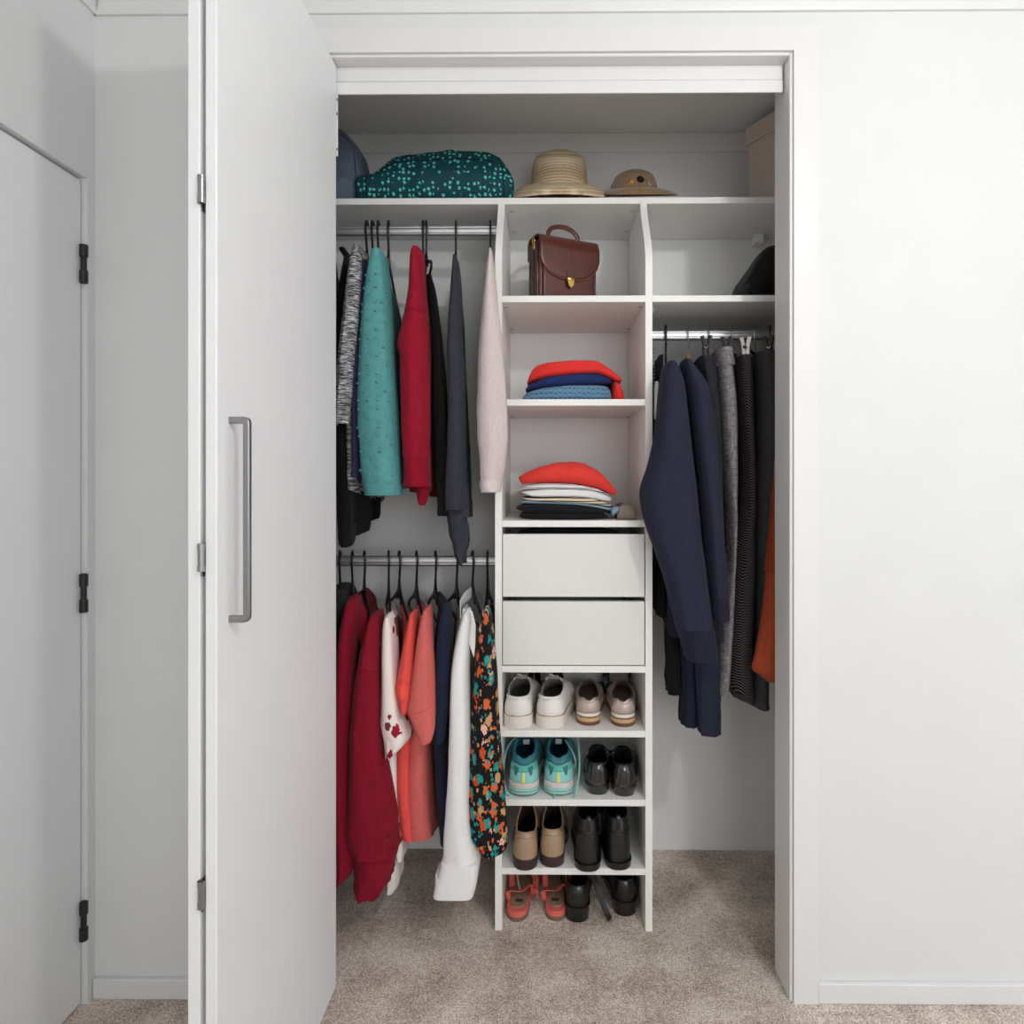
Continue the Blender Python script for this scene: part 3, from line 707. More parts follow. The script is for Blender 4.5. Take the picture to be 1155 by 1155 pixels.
q = g.sleeve([(686, 479.5, 485), (695, 476, 487), (720, 471, 488.5), (760, 465, 491), (790, 460, 493), (798, 459, 493.5), (815, 466, 493.5), (828, 472.5, 490), (832, 474.5, 487)], SALM, Yn=1.595, Yf=1.69)
seam(g, q, ((461, 803), (470, 799), (481, 795), (490.5, 790.5)), SALMD, 'sleeve_hem', 1.645)
g = Wear('top', 'navy sleeveless top between the salmon t-shirt and the white shirt', 'top', GL, 491, ZRL, 500, 'black hanger of the navy sleeveless top', HG['l'])
g.body([(686, 499, 509, 1.70, 1.98), (705, 495, 512, 1.66, 2.02), (760, 491, 508), (820, 490, 507), (900, 496, 511), (950, 500, 513)], NAVY, fold=.008)
g.sleeve([(682, 500.5, 507), (692, 497.5, 509), (730, 493, 509), (790, 490, 507), (830, 489, 503), (834, 490, 501)], NAVY, Yn=1.62, Yf=1.69)
g = Wear('shirt', 'white collared shirt with a long stiff cuff', 'shirt', GL, 515, ZRL, 526, 'black hanger of the white collared shirt', HG['l'])
q = g.body([(692, 524, 537, 1.70, 1.98), (715, 517, 537, 1.68, 2.0), (780, 512, 534), (860, 509, 534), (930, 508, 536), (945, 509, 536)], WHITE, fold=.008)
q2 = g.sleeve([(689, 524.5, 530), (697, 521, 532), (715, 516, 531), (740, 511.5, 530), (770, 508.5, 529.5), (820, 507, 530.5), (870, 505.5, 531), (910, 503, 531), (935, 501.5, 534), (955, 500.5, 538), (968, 499.5, 541)], WHITE, Yn=1.60, Yf=1.69, fold=.003, wr=.002)
cf = [(966, 499.5, 541.5), (978, 496.5, 540.5), (992, 492.5, 538.5), (1003, 490.5, 535.5)]
g.sleeve(cf, WHITE, Yn=1.598, Yf=1.692, name='cuff', parent=q2, m=8, fold=.001, wr=.001, pl=5, pv=5, pleat=0)
def leafblade(pts, mat, parent, name, G, th=.0022, ny=(0, -1, 0)):
    """folded fabric piece from an outline of world points"""
    c = sum((Vector(p) for p in pts), Vector()) / len(pts); n = Vector(ny) * th
    mb = Mb(); A = [tuple(Vector(p) + n * .5) for p in pts]; B = [tuple(Vector(p) - n * .5) for p in pts]
    mb.rows([A, B], True, True, True); return G.part(name, mb, mat, parent, ang=50)
yc = 1.655
P3 = lambda a, b, y: (X(a, y), y, Z(b, y))
leafblade([P3(522, 686, 1.66), P3(527, 686.5, 1.65), P3(533, 690, 1.645), P3(536.5, 705, 1.64), P3(536, 728, 1.632), P3(534.5, 742, 1.63), P3(529, 726, 1.625), P3(522, 708, 1.632), P3(520.5, 698, 1.65)], WHITE, q, 'collar', g.g)
g.g.part('collar_stand', Mb().sweep([P3(519.5, 697, 1.655), P3(519, 682, 1.70), P3(524, 674, 1.76), P3(532, 668, 1.84), P3(541, 672, 1.90), P3(545, 684, 1.86), P3(544, 698, 1.78)], [.004, .012, .016, .018, .018, .016, .008], .0025, hint=(1, 0, 0), n=10), WHITE, q)
g = Wear('dress', 'black dress with an orange and teal floral print beside the tower', 'dress', GL, 533, ZRL, 548, 'black hanger showing behind the white shirt collar', HG['l'])
g.body([(694, 545, 555, 1.76, 1.96), (720, 543, 556, 1.735, 1.99), (800, 542, 557, 1.735, 2.0), (930, 541, 557, 1.735, 2.0)], FLORAL, skew=-.005, fold=.003)
g.sleeve([(687, 546, 551.5), (696, 543.5, 554), (720, 540, 556.5), (760, 536, 559.5), (800, 533.5, 561.5), (850, 531, 565), (895, 528.5, 569), (925, 527.5, 571), (940, 529, 571.5), (950, 537, 571), (957, 548, 566)], FLORAL, Yn=1.60, Yf=1.698, fold=.012, k=2)
hanger(X(550, YR), ZRL, 0.03, 'rightmost black hanger on the lower rail, in the floral dress', HG['l'])

# ---- right rail
g = Wear('top', 'black and white top squeezed against the tower on the right rail', 'top', GR, 741, ZRR, 745, None, None)
g.body([(402, 742, 747, 1.76, 1.94), (430, 741, 748, 1.735, 1.98), (560, 741, 750, 1.735, 2.0), (694, 741, 751, 1.735, 2.0)], BLK, skew=.006, wr=.002, fold=.002)
g.sleeve([(432, 738.5, 743), (440, 737.5, 744.5), (460, 737.3, 744), (473, 737.5, 743)], WHITE, Yn=1.715, Yf=1.732, name='pocket', m=10, wr=.001, fold=0)
mb = Mb()
for k in range(12): mb.ball((X(737.2, 1.73), 1.726, Z(395 + k * 4.0, 1.73)), .0026, n=7, m=4)
o = tag(obj('bead_necklace', mb, WIRE, org=(X(737.2, 1.73), 1.726, Z(440, 1.73))), 'thin string of silver beads hanging along the tower edge', 'necklace')
g = Wear('sweatshirt', 'navy sweatshirt with a wide sleeve in front of the drawers', 'sweatshirt', GR, 750.6, ZRR, 757, 'black plastic hanger of the navy sweatshirt nearest the tower', HG['r'])
g.body([(420, 750, 764, 1.74, 1.95), (445, 751, 770, 1.70, 2.0), (520, 752, 774), (640, 752, 776), (690, 751, 778)], SWEAT, Yn=1.69, fold=.006, skew=.02)
g.body([(688, 751, 778), (700, 752, 778), (717, 752.5, 777)], SWEATR, Yn=1.69, name='hem_band', m=8, fold=.002, skew=.02)
q = g.sleeve([(411, 750, 759), (416, 746.5, 764), (433, 744, 770), (470, 740, 774.5), (507, 734.5, 779.5), (540, 725.5, 783.5), (560, 721.5, 786), (590, 727, 789.5), (620, 736, 793), (657, 748.5, 798), (706, 761.5, 803.5)], SWEAT, Yn=1.585, Yf=1.70, wr=.005, fold=.006)
g.sleeve([(705, 761.5, 803.5), (712, 763.5, 804.5), (730, 769.5, 807), (741, 772, 808)], SWEATR, Yn=1.588, Yf=1.697, name='cuff', parent=q, m=12)
g = Wear('sweatshirt', 'navy sweatshirt on the wooden hanger', 'sweatshirt', GR, 776, ZRR, 776, 'wooden hanger with a wire hook on the right rail', HG['r'], kind='wood')
g.body([(416, 770, 785, 1.74, 1.95), (440, 773, 796, 1.70, 2.0), (500, 783, 806), (545, 788, 813), (600, 788, 806), (690, 790, 806)], SWEAT, Yn=1.68, skew=.03)
q = g.sleeve([(408, 768, 776), (414, 767.5, 781), (428, 770, 792), (440, 773.5, 797.5), (470, 779, 803), (520, 786, 808), (570, 791, 811.5), (620, 795, 815), (672, 799.5, 818.5)], SWEAT, Yn=1.60, Yf=1.69)
g.sleeve([(671, 799.5, 818.5), (680, 800, 819.5), (697, 801, 820.5)], SWEATR, Yn=1.602, Yf=1.688, name='cuff', parent=q, m=8)
g = Wear('trousers', 'long dark navy trousers hanging lowest under the sweatshirts', 'trousers', GR, 763, ZRR, 775, None, None)
g.body([(560, 770, 800), (640, 776, 806), (720, 779, 808.5), (780, 782, 809.5), (822, 784, 810)], SWEAT, Yn=1.70, Yf=1.80, name='leg', skew=.0, fold=.006)
g.body([(560, 755, 775), (700, 762, 784), (770, 766, 784), (814, 767, 783)], INK, Yn=1.74, Yf=1.86, name='leg', skew=0, hem=-.02)
g = Wear('trousers', 'black trousers behind the long navy trousers, near the tower', 'trousers', GR, 757, ZRR, 757, None, None)
g.body([(560, 752, 766), (700, 753, 768), (770, 753, 769), (784, 753, 769)], BLK, Yn=1.76, Yf=1.95, name='leg', skew=.01, hem=-.03)
g = Wear('trousers', 'dark charcoal trousers clipped behind the light grey linen pair', 'trousers', GR, 800, ZRR, 796, 'clip hanger with black clips between the wooden hanger and the linen trousers', HG['r'], kind='clip', w=.15)
g.body([(403, 785, 806), (412, 787, 806), (440, 790, 808), (520, 796, 812), (640, 798, 814), (720, 799, 815)], CHARD, Yn=1.70, Yf=1.97, skew=.02, hollow=True)
g = Wear('trousers', 'light grey linen trousers with an elastic waist', 'trousers', GR, 826, ZRR, 818, 'wire-hooked clip hanger of the light grey linen trousers', HG['r'], kind='clip', w=.14)
q = g.body([(412, 808, 828), (450, 810.5, 832), (500, 813.5, 833.5), (545, 817, 832.5), (600, 820, 830.5), (640, 819, 829), (700, 812.5, 827), (760, 810, 823), (782, 809.5, 821.5)], LINEN, Yn=1.69, Yf=1.97, skew=.01, pl=2.2, fold=.004)
g.body([(399, 807, 827.5), (403, 806.5, 828), (409, 807.5, 828.5), (413, 808, 828)], LINEN, Yn=1.687, Yf=1.973, name='waistband', parent=q, m=10, fold=.001, skew=.01)
g = Wear('trousers', 'black trousers with a fine herringbone weave', 'trousers', GR, 852, ZRR, 838, 'chrome clip hanger of the herringbone trousers', HG['r'], kind='chromeclip', w=.14)
g.body([(402, 830, 846), (420, 831, 848), (470, 834, 849), (520, 837, 850), (565, 837, 850.5), (620, 829, 850), (700, 824, 849), (760, 822, 849), (780, 825, 849.5), (789, 832, 849)], HERR, Yn=1.70, Yf=1.97, skew=.01, fold=.006)
g = Wear('trousers', 'charcoal wool trousers at the right end of the rail, beside the jamb', 'trousers', GR, 868, ZRR, 866, 'black clip hanger at the right end of the rail', HG['r'], kind='blackclip', w=.15)
g.body([(397, 853, 873), (420, 855, 877), (480, 856, 881), (560, 852, 882), (640, 850, 878), (720, 849, 871), (780, 848, 866), (797, 848, 865.5)], CHARW, Yn=1.70, Yf=1.97, skew=.012, fold=.004)
g = Wear('blouse', 'rust orange satin blouse half hidden behind the right jamb', 'blouse', GR, 890, ZRR, 900, None, None)
g.body([(420, 890, 905), (520, 886, 910), (600, 884, 914), (700, 880, 916), (745, 876, 916)], RUST, Yn=1.66, fold=.006)
q = g.sleeve([(412, 893, 903), (450, 886, 905), (530, 874, 902), (600, 868.5, 902), (645, 864, 902)], RUST, Yn=1.595, Yf=1.67)
g.sleeve([(644, 864, 902), (660, 862, 902), (700, 857, 903), (735, 850.5, 904), (753, 847, 905), (760, 856, 905), (766, 862, 904)], RUST, Yn=1.592, Yf=1.672, name='flounce', parent=q, fold=.008, k=2)
#THINGS
#THINGS
# ------------------------------------------------------------------ top shelf: bags, hats, box
def duffel_mat():
    m, nt, p = base_mat('dark_teal_print', .75, spec=.3)
    v = objco(nt)
    v2 = objco(nt, (1, .35, 1))
    nz = tex(nt, 'Noise', v2, Scale=260.0, Detail=1.0)
    vo = tex(nt, 'Voronoi', v2, Scale=68.0, Randomness=.6)
    d = math_n(nt, 'ADD', vo.outputs['Distance'], math_n(nt, 'MULTIPLY', math_n(nt, 'SUBTRACT', nz.outputs[0], .5), .5))
    sep = nt.nodes.new('ShaderNodeSeparateColor'); nt.links.new(vo.outputs['Color'], sep.inputs[0])
    mk = math_n(nt, 'MULTIPLY', math_n(nt, 'LESS_THAN', d, .29), math_n(nt, 'GREATER_THAN', sep.outputs[0], .12))
    nt.links.new(mixc(nt, mk, rgb(16, 70, 78), rgb(104, 204, 196)), p.inputs['Base Color'])
    n3 = tex(nt, 'Noise', v, Scale=500.0); bump(nt, p, n3.outputs[0], .2, .0008); return m
DUF = duffel_mat(); DUFS = cloth('dark_teal_seam', rgb(10, 44, 50))
t = At('holdall', (X(488, 1.86), 1.93, ZTOP), 'dark teal fabric holdall with a mint printed pattern on the top shelf', 'bag')
top = [(396, 190), (402, 187), (415, 189), (424, 185), (433, 177), (445, 169), (480, 165.5), (520, 163), (548, 164.5), (564, 169), (572, 180), (577, 192), (580, 211)]
bot = [(396, 226), (580, 226)]
mb = slab(top, bot, 1.845, 2.06, wr=.006, seed=4, rr=.95, bulge=.15, zmin=ZTOP + .0005, m=60, endp=.16); sf = snapper(mb)
bd = t.part('body', mb, DUF, ang=60)
t.part('seam', Mb().sweep([sf(a, b, 1.857) for a, b in cat([(428., 192.), (445, 184), (480, 181), (520, 179.5), (545, 180), (560, 182)], 30)], .0014, n=6), DUFS, bd)
t.part('end_seam', Mb().sweep([sf(a, b, 1.857) for a, b in cat([(562., 176.), (566, 190), (568, 205), (568, 220)], 16)], .0014, n=6), DUFS, bd)
t.part('end_seam', Mb().sweep([sf(a, b, 1.857) for a, b in cat([(414., 193.), (412, 203), (413, 214), (412, 221)], 12)], .0014, n=6), DUFS, bd)
SLATE = cloth('slate_blue_canvas', rgb(104, 116, 132), .06)
t = At('soft_case', (X(375, 1.95), 1.97, ZTOP), 'slate blue soft case standing at the left end of the top shelf', 'bag')
mb = slab([(330, 150), (372, 132), (384, 141), (392, 149), (401, 157), (404, 170), (406, 186), (408, 200)], [(330, 232), (408, 232)], 1.87, 2.06, wr=.003, seed=9, rr=.6, zmin=ZTOP + .0005, endp=.2); sf = snapper(mb)
c = t.part('body', mb, SLATE, ang=60)
t.part('piping', Mb().sweep([sf(a, b, 1.89) for a, b in cat([(384., 150.), (392, 157), (398, 166), (400, 180), (402, 205)], 20)], .0015, n=6), M('dark_piping', rgb(60, 66, 78)), c)

def straw_mat():
    m, nt, p = base_mat('straw_braid', .75, spec=.25)
    v = objco(nt); w = tex(nt, 'Wave', objco(nt, (0, 0, 1)), Scale=34.0, Distortion=.6); w.bands_direction = 'Z'
    g = tex(nt, 'Wave', v, Scale=26.0, Distortion=.2); g.wave_type = 'RINGS'; g.rings_direction = 'Z'
    n = tex(nt, 'Noise', v, Scale=260.0, Detail=3.0)
    f = math_n(nt, 'ADD', math_n(nt, 'MULTIPLY', w.outputs['Fac'], .28), math_n(nt, 'ADD', math_n(nt, 'MULTIPLY', g.outputs['Fac'], .28), math_n(nt, 'MULTIPLY', n.outputs[0], .45)))
    nt.links.new(ramp(nt, f, [(.25, rgb(164, 140, 108)), (.5, rgb(206, 184, 152)), (.75, rgb(230, 212, 184))]), p.inputs['Base Color'])
    bump(nt, p, f, .6, .0025); return m
STRAW = straw_mat()
hy = 1.945
t = At('sun_hat', (X(631, hy), hy, ZTOP), 'pale straw sun hat with a rounded crown on the top shelf', 'hat', 'hats on the top shelf')
def arc(pts, n=30): return cat(pts, n)
hz = lambda py: Z(py, hy) - ZTOP
crown = arc([(.0005, .197), (.03, .1965), (.056, .192), (.072, .181), (.079, .163), (.082, .14), (.0835, .115), (.086, .098)], 24)
def hat_obj(t, name, prof, mat, parent=None, fn=None, solid=.002, sy=1.0):
    mb = Mb().lathe(prof, 48, 1, sy, fn); return obj(name, mb, mat, parent or t.o, ang=60, solid=solid)
shear = lambda k: (lambda q, r, th: (q[0], q[1], q[2] + k * q[1] * min(1, r / .07)))
cr = hat_obj(t, 'crown', crown, STRAW, fn=shear(.38))
brim = arc([(.086, .098), (.098, .0955), (.115, .090), (.132, .080), (.146, .067), (.152, .058)], 14)
def sag(q, r, th):
    f = max(0, (r - .086) / .066); y = max(-.132, min(.122, q[1])); return (q[0], y, max(.003, q[2] + .38 * y + .003 * math.sin(3 * th) * f))
hat_obj(t, 'brim', brim, STRAW, fn=sag)
t2 = cr
FELT = cloth('brown_felt', rgb(128, 104, 78), .08, 60, .3, 600, sheen=.3); BAND = cloth('felt_band', rgb(112, 90, 66), .06)
hy = 1.90
hx = X(716, hy)
t = At('felt_hat', (hx, hy, ZTOP), 'brown felt hat with three pin badges on the top shelf', 'hat', 'hats on the top shelf')
crown = arc([(.0005, .116), (.018, .1165), (.038, .1145), (.053, .107), (.062, .092), (.067, .076), (.069, .066)], 22)
crf = lambda q, r, th: (q[0] - .003, q[1], q[2] + .42 * q[1] * min(1, r / .06) - .012 * max(0, -math.cos(th)) * (r / .07) ** 2 * (q[2] > .08))
cmb = Mb().lathe(crown, 48, 1, 1, crf); cr = obj('crown', cmb, FELT, t.o, ang=60, solid=.002)
brim = arc([(.069, .066), (.08, .0635), (.10, .058), (.118, .050), (.124, .046)], 12)
hat_obj(t, 'brim', brim, FELT, fn=lambda q, r, th: (q[0] * (1 - .26 * max(0, -math.cos(th)) * (r - .069) / .055), max(q[1], -.088) if q[1] < 0 else q[1], max(.003, q[2] + .42 * max(q[1], -.088) + .0 * r)))
ctree = BVHTree.FromPolygons([Vector(q) for q in cmb.v], cmb.f)
def pin(px, py, r, mat, name, sq=False, mat2=None):
    x = X(px, hy - .06) - hx; z = Z(py, hy - .06) - ZTOP
    h = ctree.ray_cast(Vector((x, -.5, z)), Vector((0, 1, 0))); c = h[0] if h[0] else Vector((x, -.065, z)); n = h[1] if h[0] else Vector((0, -1, 0))
    if n.y > 0: n = -n
    a = c + n * -.002; b = c + n * .003
    o = obj(name, Mb().sweep([tuple(a), tuple(b)], r, r if not sq else r * 1.15, n=4 if sq else 14, p=2), mat, t.o, ang=30)
    if mat2: obj('badge_face', Mb().sweep([tuple(b), tuple(c + n * .0042)], r * .55, r * .6, n=10), mat2, o)
    return o
pin(712.5, 206.5, .0058, M('yellow_enamel', rgb(226, 190, 40), .3), 'square_badge', True, M('gold_enamel', rgb(180, 140, 30), .3))
sh = pin(722, 203.5, .0108, M('black_enamel', rgb(18, 18, 20), .25), 'crest_badge', False, M('dark_bronze', rgb(62, 58, 52), .3, metal=.8))
pin(733, 207, .0062, M('silver_enamel', rgb(196, 188, 178), .3, metal=.3), 'round_badge', False, M('maroon_enamel', rgb(120, 84, 70), .3))

CARD = M('blush_cardboard', rgb(212, 197, 187), .8, .03, 30)
by = 2.0; bc = (X(840, by), by, ZTOP); ang = math.radians(-32)
t = thing('storage_box', bc, 'blush cardboard storage box with a lid at the right end of the top shelf', 'box', rz=ang - PI / 2)
# local +x runs from the left corner towards the front right; local +y towards the right
def lbox(x0, x1, y0, y1, z0, z1): return box(x0, x1, y0, y1, z0, z1)
zt = Z(146, by) - ZTOP; zl = Z(165.8, by) - ZTOP
t.rotation_euler[2] = math.atan2(-.86, .51)
obj('body', lbox(.007, .22, .007, .055, .0005, zt - .006), CARD, t, bevel=.001)
obj('lid', lbox(.0, .224, .0, .059, zl, zt), CARD, t, bevel=.0015)

BLKB = cloth('black_nylon', rgb(24, 25, 28), .2, 30, .2, 300, rough=.6)
t = At('pouch_bag', (X(868, 1.82), 1.83, SH[1]), 'soft black bag slumped on the short right shelf', 'bag')
bd = t.part('body', slab([(841, 319), (844, 311), (855, 293), (866, 276), (876, 272), (905, 276), (915, 300)], [(841, 324), (846, 330), (852, 335), (915, 335)], 1.765, 1.95, wr=.005, seed=2, rr=.7, endp=.08, zmin=SH[1] + .0005), BLKB, ang=60)
t.part('strap', Mb().sweep([P3(a, b, 1.768) for a, b in ((848, 329), (856, 331.5), (868, 332), (880, 331.5))], .006, .002, hint=(0, 0, 1), n=8), BLKB)

# ------------------------------------------------------------------ satchel
def leather(name, c, rough=.32, bs=.15, var=.12, coat=.2):
    return M(name, c, rough, var, 14, bs, 420, .0006, spec=.5, coat=coat)
LEA = leather('oxblood_leather', rgb(84, 38, 29)); LEAD = leather('dark_oxblood_leather', rgb(62, 26, 22)); LEAE = M('tan_edge', rgb(138, 84, 58), .6)
bx, byy = X(608, 1.775), 1.775
t = thing('satchel', (bx, byy, SH[1]), 'brown leather satchel with a brass clasp on the second shelf', 'bag', rz=math.radians(25))
W_, D_, H_ = .188, .078, .196
o = obj('body', box(.004, W_ - .004, .006, D_, .001, H_ - .012), LEA, t, bevel=.006, seg=3)
obj('front_pocket', box(.012, W_ - .012, -.004, .008, .004, .125), LEA, t, bevel=.005, seg=3)
for k in range(3):
    obj('gusset', box(-.0025 - .0015 * (k % 2), .006, .012 + k * .021, .027 + k * .021, .002, H_ - .018 - .004 * k), LEAD, t, bevel=.004, seg=3)
obj('gusset', box(W_ - .006, W_ + .002, .012, .068, .002, H_ - .02), LEAD, t, bevel=.004, seg=3)
def flap_pts():
    R = []
    for i in range(31):
        s = -1 + 2 * i / 30; x = W_ / 2 + s * W_ / 2
        d = .062 + .062 * max(0, 1 - abs(s) ** 2.6) ** .62
        prof = [(D_ + .002, H_ - .06), (D_ + .002, H_ - .012), (D_ - .008, H_ - .001), (D_ * .5, H_ + .001), (.012, H_ - .001), (.001, H_ - .008), (-.005, H_ - .022)]
        prof += [(-.0075 - .001 * math.sin(PI * q / 9), H_ - .022 - (d - .022) * q / 9) for q in range(1, 10)]
        R.append([(x, y, z) for y, z in prof])
    return R
fp = flap_pts()
fl = obj('flap', Mb().rows(fp, False), LEA, t, ang=60, solid=.003)
obj('flap_edge', Mb().sweep([(r[-1][0], r[-1][1] - .001, r[-1][2]) for r in fp], .0013, n=6), LEAE, fl)
# embossed mark on the flap
for pts in ([(-.008, .0), (-.004, .012), (.0, .024), (.005, .012), (.009, .0)], [(-.010, -.004), (-.010, -.016), (-.004, -.020), (.0, -.008)], [(.003, -.008), (.004, -.018), (.009, -.020), (.010, -.004)]):
    obj('embossed_mark', Mb().sweep([(W_ * .49 + a, -.0094, .138 + b) for a, b in pts], .0012, n=5), LEA, fl)
xm = W_ * .49
obj('clasp_tab', box(xm - .012, xm + .012, -.0125, -.009, .066, .098), LEA, t, bevel=.0015)
cl = obj('clasp', Mb().lathe([(0, 0), (.013, 0), (.0125, .003), (.010, .005), (0, .0055)], 20), GOLD, t)
cl.location = (xm, -.0125, .072); cl.rotation_euler = (PI / 2, 0, 0); cl.scale = (.95, .62, 1)
c2 = obj('clasp_tongue', Mb().rows([[(xm + a, -.0135 - e, .066 + b) for a, b in ((-.011, .004), (.011, .004), (.008, -.012), (.0, -.020), (-.008, -.012))] for e in (0, .004)], True, True, True), GOLD, t, bevel=.001)
hp = cat([(.046, H_ + .004), (.047, H_ + .020), (.058, H_ + .034), (.088, H_ + .042), (.120, H_ + .037), (.140, H_ + .020), (.142, H_ + .004)], 24)
hn = obj('handle', Mb().sweep([(a, D_ * .5, b) for a, b in hp], [.0066 if .1 < k / 24 < .9 else .0048 for k in range(25)], .0048, hint=(0, 1, 0), n=10), LEA, t)
for xx in (.049, .141):
    obj('handle_ring', Mb().sweep([(xx + .0075 * math.cos(a), D_ * .5, H_ + .006 + .0075 * math.sin(a)) for a in [2 * PI * k / 16 for k in range(16)]], .0018, n=6, closed=True), GOLD, hn)
mb = Mb(); mb.box(-.0065, -.004, .018, .027, H_ - .042, H_ - .018)
obj('strap_loop', mb, GOLD, t, bevel=.001)
obj('strap_ring', Mb().sweep([(-.007, .0225 + .008 * math.cos(a), H_ - .018 + .008 * math.sin(a)) for a in [2 * PI * k / 16 for k in range(16)]], .0014, n=6, closed=True), GOLD, t)

# ------------------------------------------------------------------ folded clothes
F1, F2 = 'folded knitwear on the third shelf', 'folded tops above the drawers'
def folded(name, label, grp, mat, top, bot, Yn, Yf, zmin=None, catg='folded top', **k):
    xm = (top[0][0] + top[-1][0]) / 2; zb = zmin if zmin else Z(max(q[1] for q in bot), Yn)
    t = At(name, (X(xm, Yn), (Yn + Yf) / 2, zb), label, catg, grp)
    b = t.part('fold', slab(top, bot, Yn, Yf, zmin=zmin, **k), mat, ang=60)
    return t, b
REDO = cloth('poppy_red_knit', rgb(222, 56, 52), .05, bs=.25); NAVK = cloth('navy_knit', rgb(34, 50, 98), .1); CORK = cloth('coral_red_cotton', rgb(224, 66, 58), .05)
def cable():
    m, nt, p = base_mat('denim_blue_cable_knit', .95, spec=.1, sheen=.2)
    v = objco(nt); sx = nt.nodes.new('ShaderNodeSeparateXYZ'); nt.links.new(v, sx.inputs[0])
    a = math_n(nt, 'SINE', math_n(nt, 'MULTIPLY', sx.outputs[0], 240.0))
    b = math_n(nt, 'SINE', math_n(nt, 'ADD', math_n(nt, 'MULTIPLY', sx.outputs[2], 480.0), math_n(nt, 'MULTIPLY', a, 1.4)))
    n = tex(nt, 'Noise', v, Scale=420.0)
    f = math_n(nt, 'ADD', math_n(nt, 'MULTIPLY', math_n(nt, 'MULTIPLY', a, b), .25), n.outputs[0])
    nt.links.new(ramp(nt, f, [(.22, rgb(56, 88, 118)), (.42, rgb(92, 130, 160)), (.75, rgb(112, 150, 178))]), p.inputs['Base Color'])
    bump(nt, p, f, .8, .002); return m
SZ2, SZ3 = SH[2] + .0005, SH[3] + .0005
folded('folded_jumper', 'denim blue cable-knit jumper at the bottom of the upper folded pile', F1, cable(), [(588, 446), (591, 440), (616, 436), (649, 434), (686, 432), (690, 434), (692, 438)], [(588, 452), (692, 452)], 1.735, 1.99, SZ2, seed=1, catg='folded jumper', layers=2)
folded('folded_jumper', 'navy folded jumper in the middle of the upper pile', F1, NAVK, [(592.4, 434), (604, 428.6), (619, 423.8), (649, 421.4), (675, 420), (688, 423), (693, 427)], [(593, 440), (616, 436), (649, 434), (686, 432.2), (693, 430.5)], 1.74, 1.98, seed=2, catg='folded jumper')
t, b = folded('folded_jumper', 'poppy red folded jumper on top of the upper pile', F1, REDO, [(594, 427), (598, 414), (607, 408), (652, 405.6), (672, 406), (682, 410), (692, 416), (704, 425)], [(594, 432), (616, 424.8), (649, 421.6), (675, 420.2), (690, 425.5), (698, 430), (704, 427)], 1.735, 1.985, seed=3, catg='folded jumper', layers=2)
t.part('trailing_sleeve', slab([(690.5, 428), (697, 429), (702, 437), (705, 444)], [(690.5, 452), (705, 452)], 1.76, 1.98, zmin=SZ2, seed=6), REDO, ang=60)

def stripes(name, stops, sc):
    m, nt, p = base_mat(name, .9, spec=.15)
    sx = nt.nodes.new('ShaderNodeSeparateXYZ'); nt.links.new(objco(nt), sx.inputs[0])
    n = tex(nt, 'Noise', objco(nt), Scale=9.0)
    f = math_n(nt, 'FRACT', math_n(nt, 'ADD', math_n(nt, 'MULTIPLY', sx.outputs[2], sc), math_n(nt, 'MULTIPLY', n.outputs[0], .8)))
    nt.links.new(ramp(nt, f, stops, 'CONSTANT'), p.inputs['Base Color']); return m
STR1 = stripes('grey_pink_stripe', [(0, rgb(226, 226, 228)), (.3, rgb(140, 152, 160)), (.5, rgb(226, 220, 222)), (.66, rgb(176, 96, 112)), (.76, rgb(226, 226, 228))], 95)
STR2 = stripes('beige_black_stripe', [(0, rgb(226, 208, 184)), (.45, rgb(34, 32, 34)), (.75, rgb(222, 204, 180))], 120)
LBLUE = cloth('light_blue_cotton', rgb(130, 164, 182), .06); JBLK = cloth('black_jersey', rgb(28, 28, 32), .15)
A = {'c': [(587, 550), (599, 546), (616, 544.6), (649, 546), (673, 551), (684, 556), (693, 562)], 's': [(585, 553), (599, 552.5), (624, 551.5), (642, 551.2), (665, 552.5), (678, 555), (692, 560)],
     'w': [(588, 556), (599, 561), (625, 560.5), (649, 560.4), (668, 562.3), (682, 566), (692, 568)], 'b': [(588, 563.5), (599, 565.3), (625, 566), (649, 567), (670, 569), (692, 573)],
     'l': [(587, 569), (599, 568.6), (620, 568), (649, 569), (670, 572), (692, 577)], 'k': [(583, 578.6), (632, 578.6), (690, 579.4)]}
YS = 1.735
folded('folded_t_shirt', 'black folded t-shirt at the bottom of the lower pile', F2, JBLK, [(585, 580), (590, 578.6), (632, 578.6), (684, 579), (688, 582)], [(585, 588), (688, 588)], YS, 1.98, SZ3, seed=1, wr=.001)
folded('folded_t_shirt', 'thick black folded t-shirt second from the bottom of the lower pile', F2, JBLK, [(581, 573), (586, 570), (616, 568.5), (649, 569.4), (670, 572), (690, 577)], [(581, 575), (587, 578.4), (632, 578.8), (690, 579.6)], YS - .004, 1.98, seed=2, wr=.0015)
t, b = folded('folded_t_shirt', 'light blue folded t-shirt above the black ones in the lower pile', F2, LBLUE, [(586, 565), (592, 563.5), (620, 566), (649, 567), (670, 569.5), (692, 573.5), (698, 572)], A['l'], YS + .006, 1.98, seed=3, wr=.001)
t.part('trailing_hem', slab([(689, 575), (693, 571.5), (696, 570.5), (699, 573)], [(689, 581), (692, 583), (696, 577), (699, 574)], YS + .01, 1.9, seed=3, endp=.1), LBLUE, ang=60)
folded('folded_t_shirt', 'beige and black striped folded t-shirt in the lower pile', F2, STR2, [(595, 561.5), (649, 560.8), (668, 562.5), (682, 566), (692, 568.5)], A['b'], YS - .002, 1.98, seed=4, wr=.001)
folded('folded_t_shirt', 'white folded t-shirt in the middle of the lower pile', F2, WHITE, [(587, 554), (599, 552.8), (624, 551.8), (642, 551.5), (665, 552.8), (678, 555.4), (692, 560)], A['w'], YS - .006, 1.98, seed=5, layers=2, wr=.002)
